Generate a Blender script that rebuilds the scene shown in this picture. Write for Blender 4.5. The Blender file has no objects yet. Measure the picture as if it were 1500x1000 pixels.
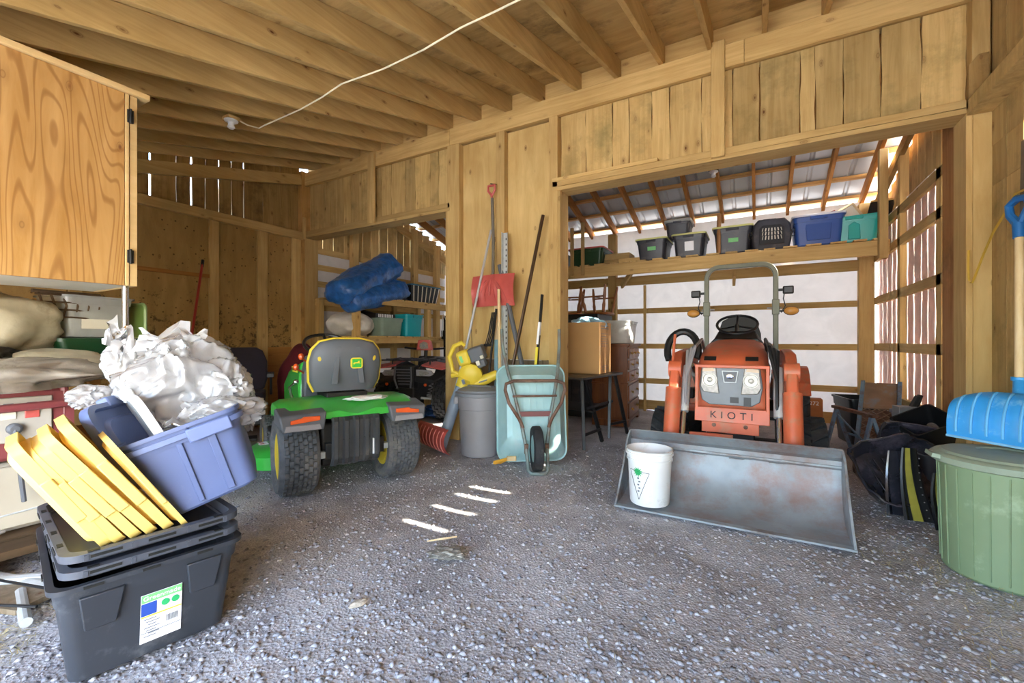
import bpy, bmesh, math, random
import numpy as np
from mathutils import Vector, Matrix, Euler, noise
R = math.radians
PI = math.pi
random.seed(7)
np.random.seed(7)
S = bpy.context.scene
COL = S.collection

# ---------------------------------------------------------------- camera, sky, sun, exposure
YAW = math.atan(360 / 632)
cam = bpy.data.cameras.new('camera')
cam.sensor_width = 36
cam.lens = 632 / 1500 * 36
cam.clip_start = 0.05
co = bpy.data.objects.new('camera', cam)
co.location = (0, 0, 1.16)
co.rotation_euler = (R(90), 0, YAW)
COL.objects.link(co)
S.camera = co
w = bpy.data.worlds.new('sky')
S.world = w
w.use_nodes = True
nt = w.node_tree
nt.nodes.clear()
sky = nt.nodes.new('ShaderNodeTexSky')
sky.sky_type = 'NISHITA'
sky.sun_disc = False
sky.sun_elevation = R(36)
sky.sun_rotation = R(90)
sky.air_density = 1.0
sky.dust_density = 2.5
sky.ozone_density = 1.0
bg = nt.nodes.new('ShaderNodeBackground')
bg.inputs[1].default_value = 0.62
wo = nt.nodes.new('ShaderNodeOutputWorld')
nt.links.new(sky.outputs[0], bg.inputs[0])
nt.links.new(bg.outputs[0], wo.inputs[0])
sun = bpy.data.lights.new('sun', 'SUN')
sun.energy = 9.0
sun.angle = R(0.6)
sun.color = (1.0, 0.93, 0.82)
so = bpy.data.objects.new('sun', sun)
sd = Vector((-math.cos(R(36)), 0.0, -math.sin(R(36))))
so.rotation_euler = sd.to_track_quat('-Z', 'Y').to_euler()
so.location = (12, 2, 9)
COL.objects.link(so)
S.view_settings.view_transform = 'Standard'
S.view_settings.look = 'None'
S.view_settings.gamma = 1
S.view_settings.use_curve_mapping = False
S.view_settings.exposure = 2.7
S.cycles.max_bounces = 14
S.cycles.diffuse_bounces = 10
S.cycles.transparent_max_bounces = 16

# ---------------------------------------------------------------- mesh helpers
def V(*a):
    return Vector(a if len(a) == 3 else a[0])

class MB:
    def __init__(s, M=None):
        s.v, s.f, s.M = [], [], M
    def add(s, vs, fs):
        n = len(s.v)
        if s.M is not None:
            vs = [s.M @ Vector(p) for p in vs]
        s.v += [tuple(p) for p in vs]
        s.f += [tuple(i + n for i in f) for f in fs]
        return s
    def box(s, x0, y0, z0, x1, y1, z1):
        return s.add([(x0, y0, z0), (x1, y0, z0), (x1, y1, z0), (x0, y1, z0), (x0, y0, z1), (x1, y0, z1), (x1, y1, z1), (x0, y1, z1)],
                     [(0, 3, 2, 1), (4, 5, 6, 7), (0, 1, 5, 4), (1, 2, 6, 5), (2, 3, 7, 6), (3, 0, 4, 7)])
    def bx(s, c, d, rot=(0, 0, 0)):
        m = Matrix.Translation(c) @ Euler(rot).to_matrix().to_4x4()
        x, y, z = d[0] / 2, d[1] / 2, d[2] / 2
        vs = [m @ Vector(p) for p in [(-x, -y, -z), (x, -y, -z), (x, y, -z), (-x, y, -z), (-x, -y, z), (x, -y, z), (x, y, z), (-x, y, z)]]
        return s.add(vs, [(0, 3, 2, 1), (4, 5, 6, 7), (0, 1, 5, 4), (1, 2, 6, 5), (2, 3, 7, 6), (3, 0, 4, 7)])
    def loft(s, rings, c0=True, c1=True, closed=True):
        n = len(rings[0])
        vs = [p for r in rings for p in r]
        fs = []
        for k in range(len(rings) - 1):
            for i in range(n if closed else n - 1):
                j = (i + 1) % n
                fs.append((k * n + i, k * n + j, (k + 1) * n + j, (k + 1) * n + i))
        if c0: fs.append(tuple(reversed(range(n))))
        if c1: fs.append(tuple(range((len(rings) - 1) * n, len(rings) * n)))
        return s.add(vs, fs)
    def plank(s, p, q, hw, ht, seg=4, jit=0.003):
        p, q, hw, ht = V(p), V(q), V(hw), V(ht)
        rings = []
        for k in range(seg + 1):
            c = p.lerp(q, k / seg)
            a = 1 + random.uniform(-jit, jit) / max(hw.length, .001)
            b = 1 + random.uniform(-jit, jit) / max(hw.length, .001)
            rings.append([c - hw * a - ht, c + hw * b - ht, c + hw * b + ht, c - hw * a + ht])
        return s.loft(rings)
    def bar(s, p, q, a, b, up=(0, 0, 1)):
        p, q = V(p), V(q)
        d = (q - p).normalized()
        u = V(up)
        if abs(d.dot(u)) > .98: u = Vector((0, 1, 0))
        x = d.cross(u).normalized() * a / 2
        y = x.cross(d).normalized() * b / 2
        return s.loft([[c - x - y, c + x - y, c + x + y, c - x + y] for c in (p, q)])
    def path(s, pts, a, b, up=(0, 0, 1)):
        pts = [V(p) for p in pts]
        rings = []
        for i, p in enumerate(pts):
            d = (pts[min(i + 1, len(pts) - 1)] - pts[max(i - 1, 0)]).normalized()
            x = d.cross(V(up)).normalized() * a / 2
            y = x.cross(d).normalized() * b / 2
            if 0 < i < len(pts) - 1:
                k = max(.5, ((pts[i + 1] - p).normalized()).dot(d))
                y = y / k
            rings.append([p - x - y, p + x - y, p + x + y, p - x + y])
        return s.loft(rings)
    def tube(s, pts, r, n=8, closed=False):
        pts = [V(p) for p in pts]
        m = len(pts)
        rs = r if isinstance(r, (list, tuple)) else [r] * m
        rings, x = [], None
        for i, p in enumerate(pts):
            a = pts[(i - 1) % m] if closed else pts[max(i - 1, 0)]
            b = pts[(i + 1) % m] if closed else pts[min(i + 1, m - 1)]
            d = (b - a).normalized()
            if x is None:
                t = Vector((0, 0, 1)) if abs(d.z) < .9 else Vector((0, 1, 0))
                x = d.cross(t).normalized()
            else:
                x = (x - d * x.dot(d)).normalized()
            y = d.cross(x)
            rings.append([p + (x * math.cos(2 * PI * k / n) + y * math.sin(2 * PI * k / n)) * rs[i] for k in range(n)])
        if closed: rings.append(rings[0])
        return s.loft(rings, not closed, not closed)
    def lathe(s, prof, n=24, M=None, c0=True, c1=True):
        rings = [[(r * math.cos(2 * PI * k / n), r * math.sin(2 * PI * k / n), z) for k in range(n)] for r, z in prof]
        if M is not None: rings = [[M @ Vector(p) for p in r] for r in rings]
        return s.loft(rings, c0, c1)
    def prism(s, poly, f, a, b):
        return s.loft([[f(x, y, a) for x, y in poly], [f(x, y, b) for x, y in poly]])
    def sph(s, c, rad, n=12, m=8):
        rad = rad if isinstance(rad, (tuple, list)) else (rad,) * 3
        rings = []
        for i in range(m + 1):
            t = PI * (i + .001) / (m + .002)
            rings.append([(c[0] + rad[0] * math.sin(t) * math.cos(2 * PI * k / n), c[1] + rad[1] * math.sin(t) * math.sin(2 * PI * k / n), c[2] - rad[2] * math.cos(t)) for k in range(n)])
        return s.loft(rings)
    def mesh(s, name, smooth=35):
        me = bpy.data.meshes.new(name)
        me.from_pydata(s.v, [], s.f)
        bm = bmesh.new(); bm.from_mesh(me)
        bmesh.ops.recalc_face_normals(bm, faces=bm.faces)
        bm.to_mesh(me); bm.free()
        if smooth:
            me.polygons.foreach_set('use_smooth', [True] * len(me.polygons))
            me.set_sharp_from_angle(angle=R(smooth))
        me.update()
        return me

def link(name, me, mat, parent=None, bev=0):
    o = bpy.data.objects.new(name, me)
    COL.objects.link(o)
    if mat is not None and not me.materials: me.materials.append(mat)
    if parent is not None: o.parent = parent
    if bev:
        b = o.modifiers.new('bevel', 'BEVEL')
        b.width = bev; b.segments = 2; b.limit_method = 'ANGLE'; b.angle_limit = R(40)
    return o

def tag(o, label, cat, group=None):
    o['label'] = label; o['category'] = cat
    if group: o['group'] = group
    return o

def thing(name, label, cat, loc=(0, 0, 0), rot=0, group=None):
    o = bpy.data.objects.new(name, None)
    o.empty_display_size = .1
    COL.objects.link(o)
    o.location = loc
    if isinstance(rot, Matrix): o.rotation_euler = rot.to_euler()
    else: o.rotation_euler = rot if isinstance(rot, tuple) else (0, 0, rot)
    return tag(o, label, cat, group)

def inv(t):
    m = Matrix.Translation(t.location) @ t.rotation_euler.to_matrix().to_4x4()
    return m.inverted()

def part(name, mb, mat, parent, bev=0, smooth=35, label=None):
    o = link(name, mb.mesh(name, smooth), mat, parent, bev)
    if label: o['label'] = label
    return o

def single(name, mb, mat, label, cat, group=None, bev=0, smooth=35):
    a = np.array(mb.v)
    c = Vector(((a[:, 0].min() + a[:, 0].max()) / 2, (a[:, 1].min() + a[:, 1].max()) / 2, a[:, 2].min()))
    mb.v = [tuple(Vector(p) - c) for p in mb.v]
    o = link(name, mb.mesh(name, smooth), mat, None, bev)
    o.location = c
    return tag(o, label, cat, group)

def dup(root, loc, rot=None, label=None, group=None):
    def cp(o, par):
        c = o.copy(); COL.objects.link(c)
        if par is not None: c.parent = par
        for ch in kids.get(o.name, []): cp(ch, c)
        return c
    kids = {}
    for o in COL.objects:
        if o.parent is not None: kids.setdefault(o.parent.name, []).append(o)
    r = cp(root, None)
    r.location = loc
    if rot is not None: r.rotation_euler = rot if isinstance(rot, tuple) else (0, 0, rot)
    if label: r['label'] = label
    if group: r['group'] = group
    return r

def struct(name, mb=None, mat=None, parent=None, bev=0):
    if mb is None:
        o = bpy.data.objects.new(name, None); COL.objects.link(o)
    else:
        o = link(name, mb.mesh(name), mat, parent, bev)
    if parent is None: o['kind'] = 'structure'
    return o

def text(name, s, size, mat, parent, M, ext=.0008, align='CENTER', font_scale=1.0):
    c = bpy.data.curves.new(name, 'FONT')
    c.body = s; c.size = size; c.extrude = ext; c.align_x = align; c.align_y = 'CENTER'
    c.space_character = font_scale
    c.materials.append(mat)
    tmp = bpy.data.objects.new('tmp_text', c); COL.objects.link(tmp)
    me = bpy.data.meshes.new_from_object(tmp.evaluated_get(bpy.context.evaluated_depsgraph_get()))
    COL.objects.unlink(tmp); bpy.data.objects.remove(tmp); bpy.data.curves.remove(c)
    me.transform(M)
    if not me.materials: me.materials.append(mat)
    o = bpy.data.objects.new(name, me); COL.objects.link(o)
    o.parent = parent
    return o

def frameM(o, x, y):
    x, y = V(x).normalized(), V(y).normalized()
    z = x.cross(y).normalized()
    y = z.cross(x)
    m = Matrix((x, y, z)).transposed().to_4x4()
    m.translation = V(o)
    return m

def rr(L, W, r, n=4, z=0.0):
    pts = []
    for cx, cy, a0 in ((L / 2 - r, W / 2 - r, 0), (-L / 2 + r, W / 2 - r, 90), (-L / 2 + r, -W / 2 + r, 180), (L / 2 - r, -W / 2 + r, 270)):
        for k in range(n + 1):
            a = R(a0 + 90 * k / n)
            pts.append((cx + r * math.cos(a), cy + r * math.sin(a), z))
    return pts

def arc(c, r, a0, a1, n, f):
    return [f(c[0] + r * math.cos(R(a0 + (a1 - a0) * k / n)), c[1] + r * math.sin(R(a0 + (a1 - a0) * k / n))) for k in range(n + 1)]

def blob(c, rad, seed=0, amp=.2, freq=2.0, sub=4, flat=None, ridge=.0, rot=0.0, f2=7.0):
    """a soft lumpy bag or crumple, world coordinates"""
    bm = bmesh.new()
    bmesh.ops.create_icosphere(bm, subdivisions=sub, radius=1)
    off = Vector((seed * 3.7, seed * 1.3, seed * 7.1))
    cs, sn = math.cos(rot), math.sin(rot)
    for v in bm.verts:
        p = v.co.copy()
        k = 1 + amp * noise.noise(p * freq + off)
        k += ridge * (1 - 2 * abs(noise.noise(p * f2 * .5 + off))) * .5
        k += ridge * .5 * noise.noise(p * f2 + off)
        p = Vector((p.x * rad[0], p.y * rad[1], p.z * rad[2])) * k
        if flat is not None and p.z < -flat: p.z = -flat + (p.z + flat) * .05
        v.co = Vector((c[0] + p.x * cs - p.y * sn, c[1] + p.x * sn + p.y * cs, c[2] + p.z))
    mb = MB()
    bm.verts.index_update()
    mb.v = [tuple(v.co) for v in bm.verts]
    mb.f = [tuple(v.index for v in f.verts) for f in bm.faces]
    bm.free()
    return mb

# ---------------------------------------------------------------- materials
def lin(h):
    c = [int(h[i:i + 2], 16) / 255 for i in (0, 2, 4)]
    return tuple((x / 12.92 if x <= .04045 else ((x + .055) / 1.055) ** 2.4) for x in c)

def newmat(name):
    m = bpy.data.materials.new(name); m.use_nodes = True
    t = m.node_tree; t.nodes.clear()
    o = t.nodes.new('ShaderNodeOutputMaterial')
    b = t.nodes.new('ShaderNodeBsdfPrincipled')
    t.links.new(b.outputs[0], o.inputs[0])
    return m, t, b, o

def nd(t, k, **kw):
    n = t.nodes.new(k)
    for a, b in kw.items(): setattr(n, a, b)
    return n

def ramp(t, stops, src):
    r = t.nodes.new('ShaderNodeValToRGB')
    e = r.color_ramp.elements
    while len(e) < len(stops): e.new(.5)
    for i, (p, c) in enumerate(stops):
        e[i].position = p; e[i].color = (*c, 1)
    t.links.new(src, r.inputs[0])
    return r

def mulc(c, k):
    return tuple(min(1, x * k) for x in c)

def mix(t, fac, a, b, mode='MIX'):
    m = t.nodes.new('ShaderNodeMix'); m.data_type = 'RGBA'; m.blend_type = mode
    for idx, v in ((0, fac), (6, a), (7, b)):
        if hasattr(v, 'is_linked') or hasattr(v, 'links'): t.links.new(v, m.inputs[idx])
        elif idx == 0: m.inputs[0].default_value = v
        else: m.inputs[idx].default_value = (*v, 1)
    return m.outputs[2]

def pm(name, h, rough=.5, metal=0, var=.15, scale=6, bump=0, bscale=60, alpha=1, trans=0, spec=.5, dirt=None, dscale=3, damt=.5, emis=None, coat=0):
    """plain procedural paint, plastic, metal or cloth: a base colour with soft variation, an optional dirt or rust tone, optional relief"""
    c = lin(h) if isinstance(h, str) else h
    m, t, b, o = newmat(name)
    tc = nd(t, 'ShaderNodeTexCoord')
    n = nd(t, 'ShaderNodeTexNoise'); n.inputs['Scale'].default_value = scale; n.inputs['Detail'].default_value = 5
    t.links.new(tc.outputs['Object'], n.inputs['Vector'])
    r = ramp(t, [(.3, mulc(c, 1 - var)), (.7, mulc(c, 1 + var))], n.outputs[0])
    col = r.outputs[0]
    if dirt:
        d = nd(t, 'ShaderNodeTexNoise'); d.inputs['Scale'].default_value = dscale; d.inputs['Detail'].default_value = 8; d.inputs['Roughness'].default_value = .7
        t.links.new(tc.outputs['Object'], d.inputs['Vector'])
        f = ramp(t, [(.62 - damt * .3, (0, 0, 0)), (.72 - damt * .1, (1, 1, 1))], d.outputs[0])
        col = mix(t, f.outputs[0], col, lin(dirt))
    t.links.new(col, b.inputs['Base Color'])
    b.inputs['Roughness'].default_value = rough
    b.inputs['Metallic'].default_value = metal
    b.inputs['Alpha'].default_value = alpha
    b.inputs['Transmission Weight'].default_value = trans
    b.inputs['Specular IOR Level'].default_value = spec
    b.inputs['Coat Weight'].default_value = coat
    if bump:
        bn = nd(t, 'ShaderNodeTexNoise'); bn.inputs['Scale'].default_value = bscale; bn.inputs['Detail'].default_value = 4
        t.links.new(tc.outputs['Object'], bn.inputs['Vector'])
        bu = nd(t, 'ShaderNodeBump'); bu.inputs['Strength'].default_value = bump; bu.inputs['Distance'].default_value = .01
        t.links.new(bn.outputs[0], bu.inputs['Height'])
        t.links.new(bu.outputs[0], b.inputs['Normal'])
    return m

def wood(name, axis, c1, c2, knot='6b4320', knots=1.0, grain=22, stain=None, stains=.0, splash=None, rough=.75, vary=.22, figure=None):
    """sawn timber: grain streaks along one axis, knots, per-piece tone; stain = weathering patches, splash = mud specks that thin out upward"""
    m, t, b, o = newmat(name)
    tc = nd(t, 'ShaderNodeTexCoord'); oi = nd(t, 'ShaderNodeObjectInfo')
    mu = nd(t, 'ShaderNodeMath', operation='MULTIPLY'); mu.inputs[1].default_value = 37.0
    t.links.new(oi.outputs['Random'], mu.inputs[0])
    va = nd(t, 'ShaderNodeVectorMath', operation='ADD')
    t.links.new(tc.outputs['Object'], va.inputs[0]); t.links.new(mu.outputs[0], va.inputs[1])
    def mp(sc):
        k = nd(t, 'ShaderNodeMapping'); k.inputs['Scale'].default_value = sc
        t.links.new(va.outputs[0], k.inputs['Vector']); return k.outputs[0]
    g = [grain] * 3; g[axis] = 1.4
    n = nd(t, 'ShaderNodeTexNoise'); n.inputs['Scale'].default_value = 1; n.inputs['Detail'].default_value = 6; n.inputs['Roughness'].default_value = .65
    n.inputs['Distortion'].default_value = .6
    t.links.new(mp(g), n.inputs['Vector'])
    col = ramp(t, [(.25, lin(c1)), (.75, lin(c2))], n.outputs[0]).outputs[0]
    if knots:
        kk = [6.2] * 3; kk[axis] = 3.1
        vo = nd(t, 'ShaderNodeTexVoronoi'); vo.inputs['Scale'].default_value = 1
        t.links.new(mp(kk), vo.inputs['Vector'])
        f = ramp(t, [(.025, (1, 1, 1)), (.05, (.55, .55, .55)), (.075, (.25, .25, .25)), (.09, (.6, .6, .6)), (.10, (.2, .2, .2)), (.17 * knots, (0, 0, 0))], vo.outputs['Distance'])
        col = mix(t, f.outputs[0], col, lin(knot))
    if figure:
        fk = [4.2] * 3; fk[axis] = .55
        fn = nd(t, 'ShaderNodeTexNoise'); fn.inputs['Scale'].default_value = 1; fn.inputs['Detail'].default_value = 1.5; fn.inputs['Distortion'].default_value = .35
        t.links.new(mp(fk), fn.inputs['Vector'])
        ml = nd(t, 'ShaderNodeMath', operation='MULTIPLY'); ml.inputs[1].default_value = 135.0; t.links.new(fn.outputs[0], ml.inputs[0])
        si = nd(t, 'ShaderNodeMath', operation='SINE'); t.links.new(ml.outputs[0], si.inputs[0])
        f = ramp(t, [(.55, (0, 0, 0)), (1.0, (.6, .6, .6))], si.outputs[0])
        col = mix(t, f.outputs[0], col, lin(figure))
    lo = nd(t, 'ShaderNodeTexNoise'); lo.inputs['Scale'].default_value = 1.7; lo.inputs['Detail'].default_value = 3
    t.links.new(va.outputs[0], lo.inputs['Vector'])
    col = mix(t, .8, col, ramp(t, [(.3, (.78, .74, .68)), (.65, (1.0, 1.0, 1.0))], lo.outputs[0]).outputs[0], 'MULTIPLY')
    if stain:
        s2 = nd(t, 'ShaderNodeTexNoise'); s2.inputs['Scale'].default_value = 2.3; s2.inputs['Detail'].default_value = 7; s2.inputs['Roughness'].default_value = .7
        t.links.new(va.outputs[0], s2.inputs['Vector'])
        f = ramp(t, [(.50, (0, 0, 0)), (.72, (stains,) * 3)], s2.outputs[0])
        col = mix(t, f.outputs[0], col, lin(stain))
    if splash:
        sp = nd(t, 'ShaderNodeTexVoronoi'); sp.inputs['Scale'].default_value = 14
        sw = nd(t, 'ShaderNodeTexNoise'); sw.inputs['Scale'].default_value = 9; sw.inputs['Detail'].default_value = 6; sw.inputs['Roughness'].default_value = .75
        t.links.new(tc.outputs['Object'], sp.inputs['Vector']); t.links.new(tc.outputs['Object'], sw.inputs['Vector'])
        sx = nd(t, 'ShaderNodeSeparateXYZ'); t.links.new(tc.outputs['Object'], sx.inputs[0])
        mr = nd(t, 'ShaderNodeMapRange'); mr.inputs[1].default_value = .2; mr.inputs[2].default_value = 2.1; mr.inputs[3].default_value = .22; mr.inputs[4].default_value = -.07
        t.links.new(sx.outputs[2], mr.inputs[0])
        ad = nd(t, 'ShaderNodeMath', operation='ADD'); t.links.new(sw.outputs[0], ad.inputs[0]); t.links.new(mr.outputs[0], ad.inputs[1])
        f = ramp(t, [(.57, (0, 0, 0)), (.66, (.8, .8, .8))], ad.outputs[0])
        col = mix(t, f.outputs[0], col, lin(splash))
        f2 = ramp(t, [(.10, (.85, .85, .85)), (.17, (0, 0, 0))], sp.outputs['Distance'])
        col = mix(t, f2.outputs[0], col, lin('4a3418'))
    hs = nd(t, 'ShaderNodeHueSaturation')
    mr2 = nd(t, 'ShaderNodeMapRange'); mr2.inputs[3].default_value = 1 - vary; mr2.inputs[4].default_value = 1 + vary * .6
    t.links.new(oi.outputs['Random'], mr2.inputs[0]); t.links.new(mr2.outputs[0], hs.inputs['Value'])
    t.links.new(col, hs.inputs['Color'])
    t.links.new(hs.outputs[0], b.inputs['Base Color'])
    b.inputs['Roughness'].default_value = rough
    b.inputs['Specular IOR Level'].default_value = .25
    bu = nd(t, 'ShaderNodeBump'); bu.inputs['Strength'].default_value = .35; bu.inputs['Distance'].default_value = .004
    t.links.new(n.outputs[0], bu.inputs['Height']); t.links.new(bu.outputs[0], b.inputs['Normal'])
    return m

def thin(name, h, tr=.5, rough=.6, gloss=.0, clear=0.0, wrinkle=0, wscale=8, var=.06):
    """thin sheet that lets light through: cloth wrap, poly film, frosted plastic"""
    c = lin(h)
    m, t, b, o = newmat(name)
    tc = nd(t, 'ShaderNodeTexCoord')
    n = nd(t, 'ShaderNodeTexNoise'); n.inputs['Scale'].default_value = wscale; n.inputs['Detail'].default_value = 6; n.inputs['Distortion'].default_value = 1.2
    t.links.new(tc.outputs['Object'], n.inputs['Vector'])
    r = ramp(t, [(.3, mulc(c, 1 - var)), (.7, mulc(c, 1 + var))], n.outputs[0])
    t.links.new(r.outputs[0], b.inputs['Base Color'])
    b.inputs['Roughness'].default_value = rough
    b.inputs['Specular IOR Level'].default_value = .5 if gloss else .2
    tl = nd(t, 'ShaderNodeBsdfTranslucent'); t.links.new(r.outputs[0], tl.inputs[0])
    mx = nd(t, 'ShaderNodeMixShader'); mx.inputs[0].default_value = tr
    t.links.new(b.outputs[0], mx.inputs[1]); t.links.new(tl.outputs[0], mx.inputs[2])
    out = mx.outputs[0]
    if clear:
        tp = nd(t, 'ShaderNodeBsdfTransparent')
        m2 = nd(t, 'ShaderNodeMixShader'); m2.inputs[0].default_value = clear
        t.links.new(out, m2.inputs[1]); t.links.new(tp.outputs[0], m2.inputs[2])
        out = m2.outputs[0]
    if gloss:
        gl = nd(t, 'ShaderNodeBsdfGlossy'); gl.inputs['Roughness'].default_value = .10
        fr = nd(t, 'ShaderNodeFresnel'); fr.inputs[0].default_value = 1.45
        mg = nd(t, 'ShaderNodeMath', operation='MULTIPLY'); mg.inputs[1].default_value = gloss; t.links.new(fr.outputs[0], mg.inputs[0])
        m3 = nd(t, 'ShaderNodeMixShader')
        t.links.new(mg.outputs[0], m3.inputs[0]); t.links.new(out, m3.inputs[1]); t.links.new(gl.outputs[0], m3.inputs[2])
        out = m3.outputs[0]
    t.links.new(out, o.inputs[0])
    if wrinkle:
        bu = nd(t, 'ShaderNodeBump'); bu.inputs['Strength'].default_value = wrinkle; bu.inputs['Distance'].default_value = .02
        t.links.new(n.outputs[0], bu.inputs['Height'])
        if gloss > 2:
            vo = nd(t, 'ShaderNodeTexVoronoi'); vo.inputs['Scale'].default_value = 34
            t.links.new(tc.outputs['Object'], vo.inputs['Vector'])
            b2 = nd(t, 'ShaderNodeBump'); b2.inputs['Strength'].default_value = .25; b2.inputs['Distance'].default_value = .01
            t.links.new(vo.outputs['Distance'], b2.inputs['Height']); t.links.new(bu.outputs[0], b2.inputs['Normal'])
            bu = b2
        t.links.new(bu.outputs[0], b.inputs['Normal'])
        if gloss: t.links.new(bu.outputs[0], gl.inputs['Normal'])
    return m

BW = ('b8955a', 'd9ba7e')
W = [wood('timber_x', 0, *BW), wood('timber_y', 1, *BW), wood('timber_z', 2, *BW)]
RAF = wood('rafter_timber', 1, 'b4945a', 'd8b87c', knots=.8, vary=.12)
BRD = wood('barn_board', 2, 'b29258', 'd9bb80', stain='857648', stains=.8, vary=.26, knots=1.15)
DKB = wood('weathered_board', 2, '8a6c3c', 'b89660', stain='4c3418', stains=.75, vary=.2)
SHE = wood('roof_sheathing', 0, 'b09258', 'd8ba80', grain=9, stain='5a4a30', stains=.8, vary=.14, knots=.9)
PLYZ = wood('plywood_sheet', 2, 'c09e60', 'dcc084', grain=8, knots=.7, vary=.05)
PLYL = wood('mud_splashed_plywood', 2, '947445', 'b8965c', grain=7, splash='40301c', knots=.5, vary=.1)
DARKW = wood('dark_timber', 1, '8a5c2c', 'b07c42', vary=.15)  # darker brown timber tone
OLDW = wood('old_grey_wood', 2, '7b6a50', 'a2917a', stain='5a5040', stains=.7)
PINE = wood('cabinet_pine', 2, 'ae8144', 'cba268', grain=13, knots=1.3, knot='7a5030', rough=.4, vary=.02, figure='8a5c30')
PINEX = wood('cabinet_pine_edge', 1, 'cfae74', 'e2c48e', grain=14, knots=0, rough=.45, vary=.02)
CHERRY = wood('cherry_wood', 2, '5a2f16', '8a5128', grain=16, knots=0, rough=.35, vary=.05)
LT = wood('handle_ash', 2, 'd8b984', 'ecd7ac', knots=0, grain=30, vary=.05, rough=.5)
WRAP = thin('house_wrap', 'dcd8d4', tr=.055, wrinkle=.3, wscale=4)
POLY = thin('woven_poly_sheet', 'e6e0d8', tr=.4, wrinkle=.25, wscale=9)
FILM = thin('clear_plastic_film', 'fbfbfd', tr=.45, clear=.45, gloss=2.2, wrinkle=.6, wscale=11, rough=.3)
FILM2 = thin('dusty_plastic_film', 'd8cdbc', tr=.3, clear=.25, gloss=.9, wrinkle=.9, wscale=10, rough=.4)
CLEARP = thin('clear_bin_plastic', 'd9dcd6', tr=.35, clear=.4, gloss=.8, rough=.3)
FROST = thin('frosted_bin_plastic', 'd2d2cc', tr=.35, clear=.12, gloss=.5, rough=.4)
TARP = pm('blue_tarp', '2b62a8', .3, var=.4, scale=11, bump=1.0, bscale=22)
BLK = pm('black_plastic', '16171a', .42, var=.25)
BLKG = pm('dusty_black_plastic', '303036', .4, var=.3, dirt='55504a', dscale=4, damt=.25)
TOTEK = pm('charcoal_tote_plastic', '33363c', .45, var=.08, dirt='55575a', dscale=5, damt=.12)
LIDK = pm('lit_charcoal_lid_plastic', '4c4f57', .38, var=.08, dirt='62646a', dscale=5, damt=.12)  # tote charcoal made lighter: light on the lids put into the colour
TOTEB = pm('slate_blue_tote', '5a678e', .42, var=.06, dirt='7a8298', dscale=5, damt=.1)
TOTEBL = pm('slate_blue_lid', '62719c', .42, var=.06)
YEL = pm('yellow_lid_plastic', 'edcf74', .45, var=.05)
GRLID = pm('light_grey_lid', 'cfcfcb', .45, var=.05)
RUB = pm('tire_rubber', '2a2b2d', .75, var=.3, scale=20, bump=.4, bscale=50, dirt='4c4a46', dscale=7, damt=.3)
RUBM = pm('dusty_tire_rubber', '55585c', .8, var=.25, scale=20, bump=.4, bscale=50, dirt='76726c', dscale=6, damt=.4)
GREEN = pm('mower_green', '3cb442', .3, var=.08, coat=.3)
YELM = pm('mower_yellow', 'dcc03a', .45, var=.06)
ORG = pm('tractor_orange', 'cc6440', .45, var=.1, dirt='b07858', dscale=7, damt=.4)
ORGR = pm('reflector_orange', 'e8602a', .25)
STEEL = pm('bucket_steel', '8a9094', .5, .25, var=.22, scale=5, dirt='86706a', dscale=3.6, damt=.55)
STEELB = pm('scuffed_bucket_steel', '979fa4', .45, .3, var=.2, scale=7, dirt='705a4e', dscale=4, damt=.6)
GALV = pm('galvanised_steel', 'bcc0c0', .42, .3, var=.12, scale=12)
CHROME = pm('bright_metal', 'c8c8c8', .2, .95, var=.05)
ALU = pm('aluminium_tube', 'c9ccd0', .38, .6, var=.05)
IRON = pm('dark_iron', '2c2b2a', .55, .5, var=.2)
RUST = pm('rusty_steel', '7a5f50', .7, .3, var=.3, dirt='5c3a28', dscale=8, damt=.5)
GREYP = pm('grey_plastic', '8d8a8c', .5, var=.05)
GREYD = pm('dark_grey_plastic', '5b5e63', .5, var=.06)
GREYL = pm('grey_can_lid', '77797d', .5, var=.07)
REDP = pm('red_plastic', 'bd5650', .42, var=.08, dirt='c86a60', dscale=6, damt=.2)
REDD = pm('deep_red_paint', '8a2420', .5, var=.1)
AQUA = pm('faded_aqua_paint', 'a0c4c4', .5, .1, var=.1, scale=5, dirt='b4c8c8', dscale=6, damt=.3)
BLUEP = pm('bright_blue_plastic', '2f8fce', .4, var=.1, scale=10, dirt='7db2d6', dscale=8, damt=.2)
BLUET = pm('blue_tote_plastic', '2c4f96', .4, var=.08)
TEAL = pm('teal_plastic', '1fa59a', .35, var=.06)
TURQ = pm('turquoise_plastic', '0fa5b5', .35, var=.06)
DGRN = pm('dark_green_plastic', '0f3a1c', .4, var=.1)
CANG = pm('sage_green_plastic', '7c8f6c', .5, var=.06, scale=4, dirt='96a888', dscale=5, damt=.2)
CANL = pm('weathered_green_lid', '8a9682', .55, var=.12, dirt='6e7a68', dscale=4, damt=.3)
WHT = pm('white_plastic', 'e6e6e4', .45, var=.04, dirt='c4c4c0', dscale=6, damt=.15)
CRM = pm('cream_plastic', 'd8d2c0', .5, var=.05)
PAN = pm('off_white_panel', 'a8a297', .5, var=.06)
MAR = pm('maroon_tube_paint', '7a3a3c', .4, var=.08)
CARD = pm('cardboard', 'b98f5c', .85, var=.06, scale=3, bump=.1, bscale=40)
CLOTH = pm('seat_fabric', '241e28', .95, var=.15, bump=.3, bscale=220)
SEATG = pm('grey_vinyl', '5f6266', .5, var=.08)
MARC = pm('maroon_cloth', '5c1522', .9, var=.2)
BAGW = pm('off_white_bag', 'b4a98e', .5, var=.14, scale=9, bump=.8, bscale=9, dirt='8c8066', dscale=5, damt=.2)
BLUEPL = pm('pale_blue_paint', '86aebc', .6, var=.12, dirt='b8a88c', dscale=6, damt=.3)
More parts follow.
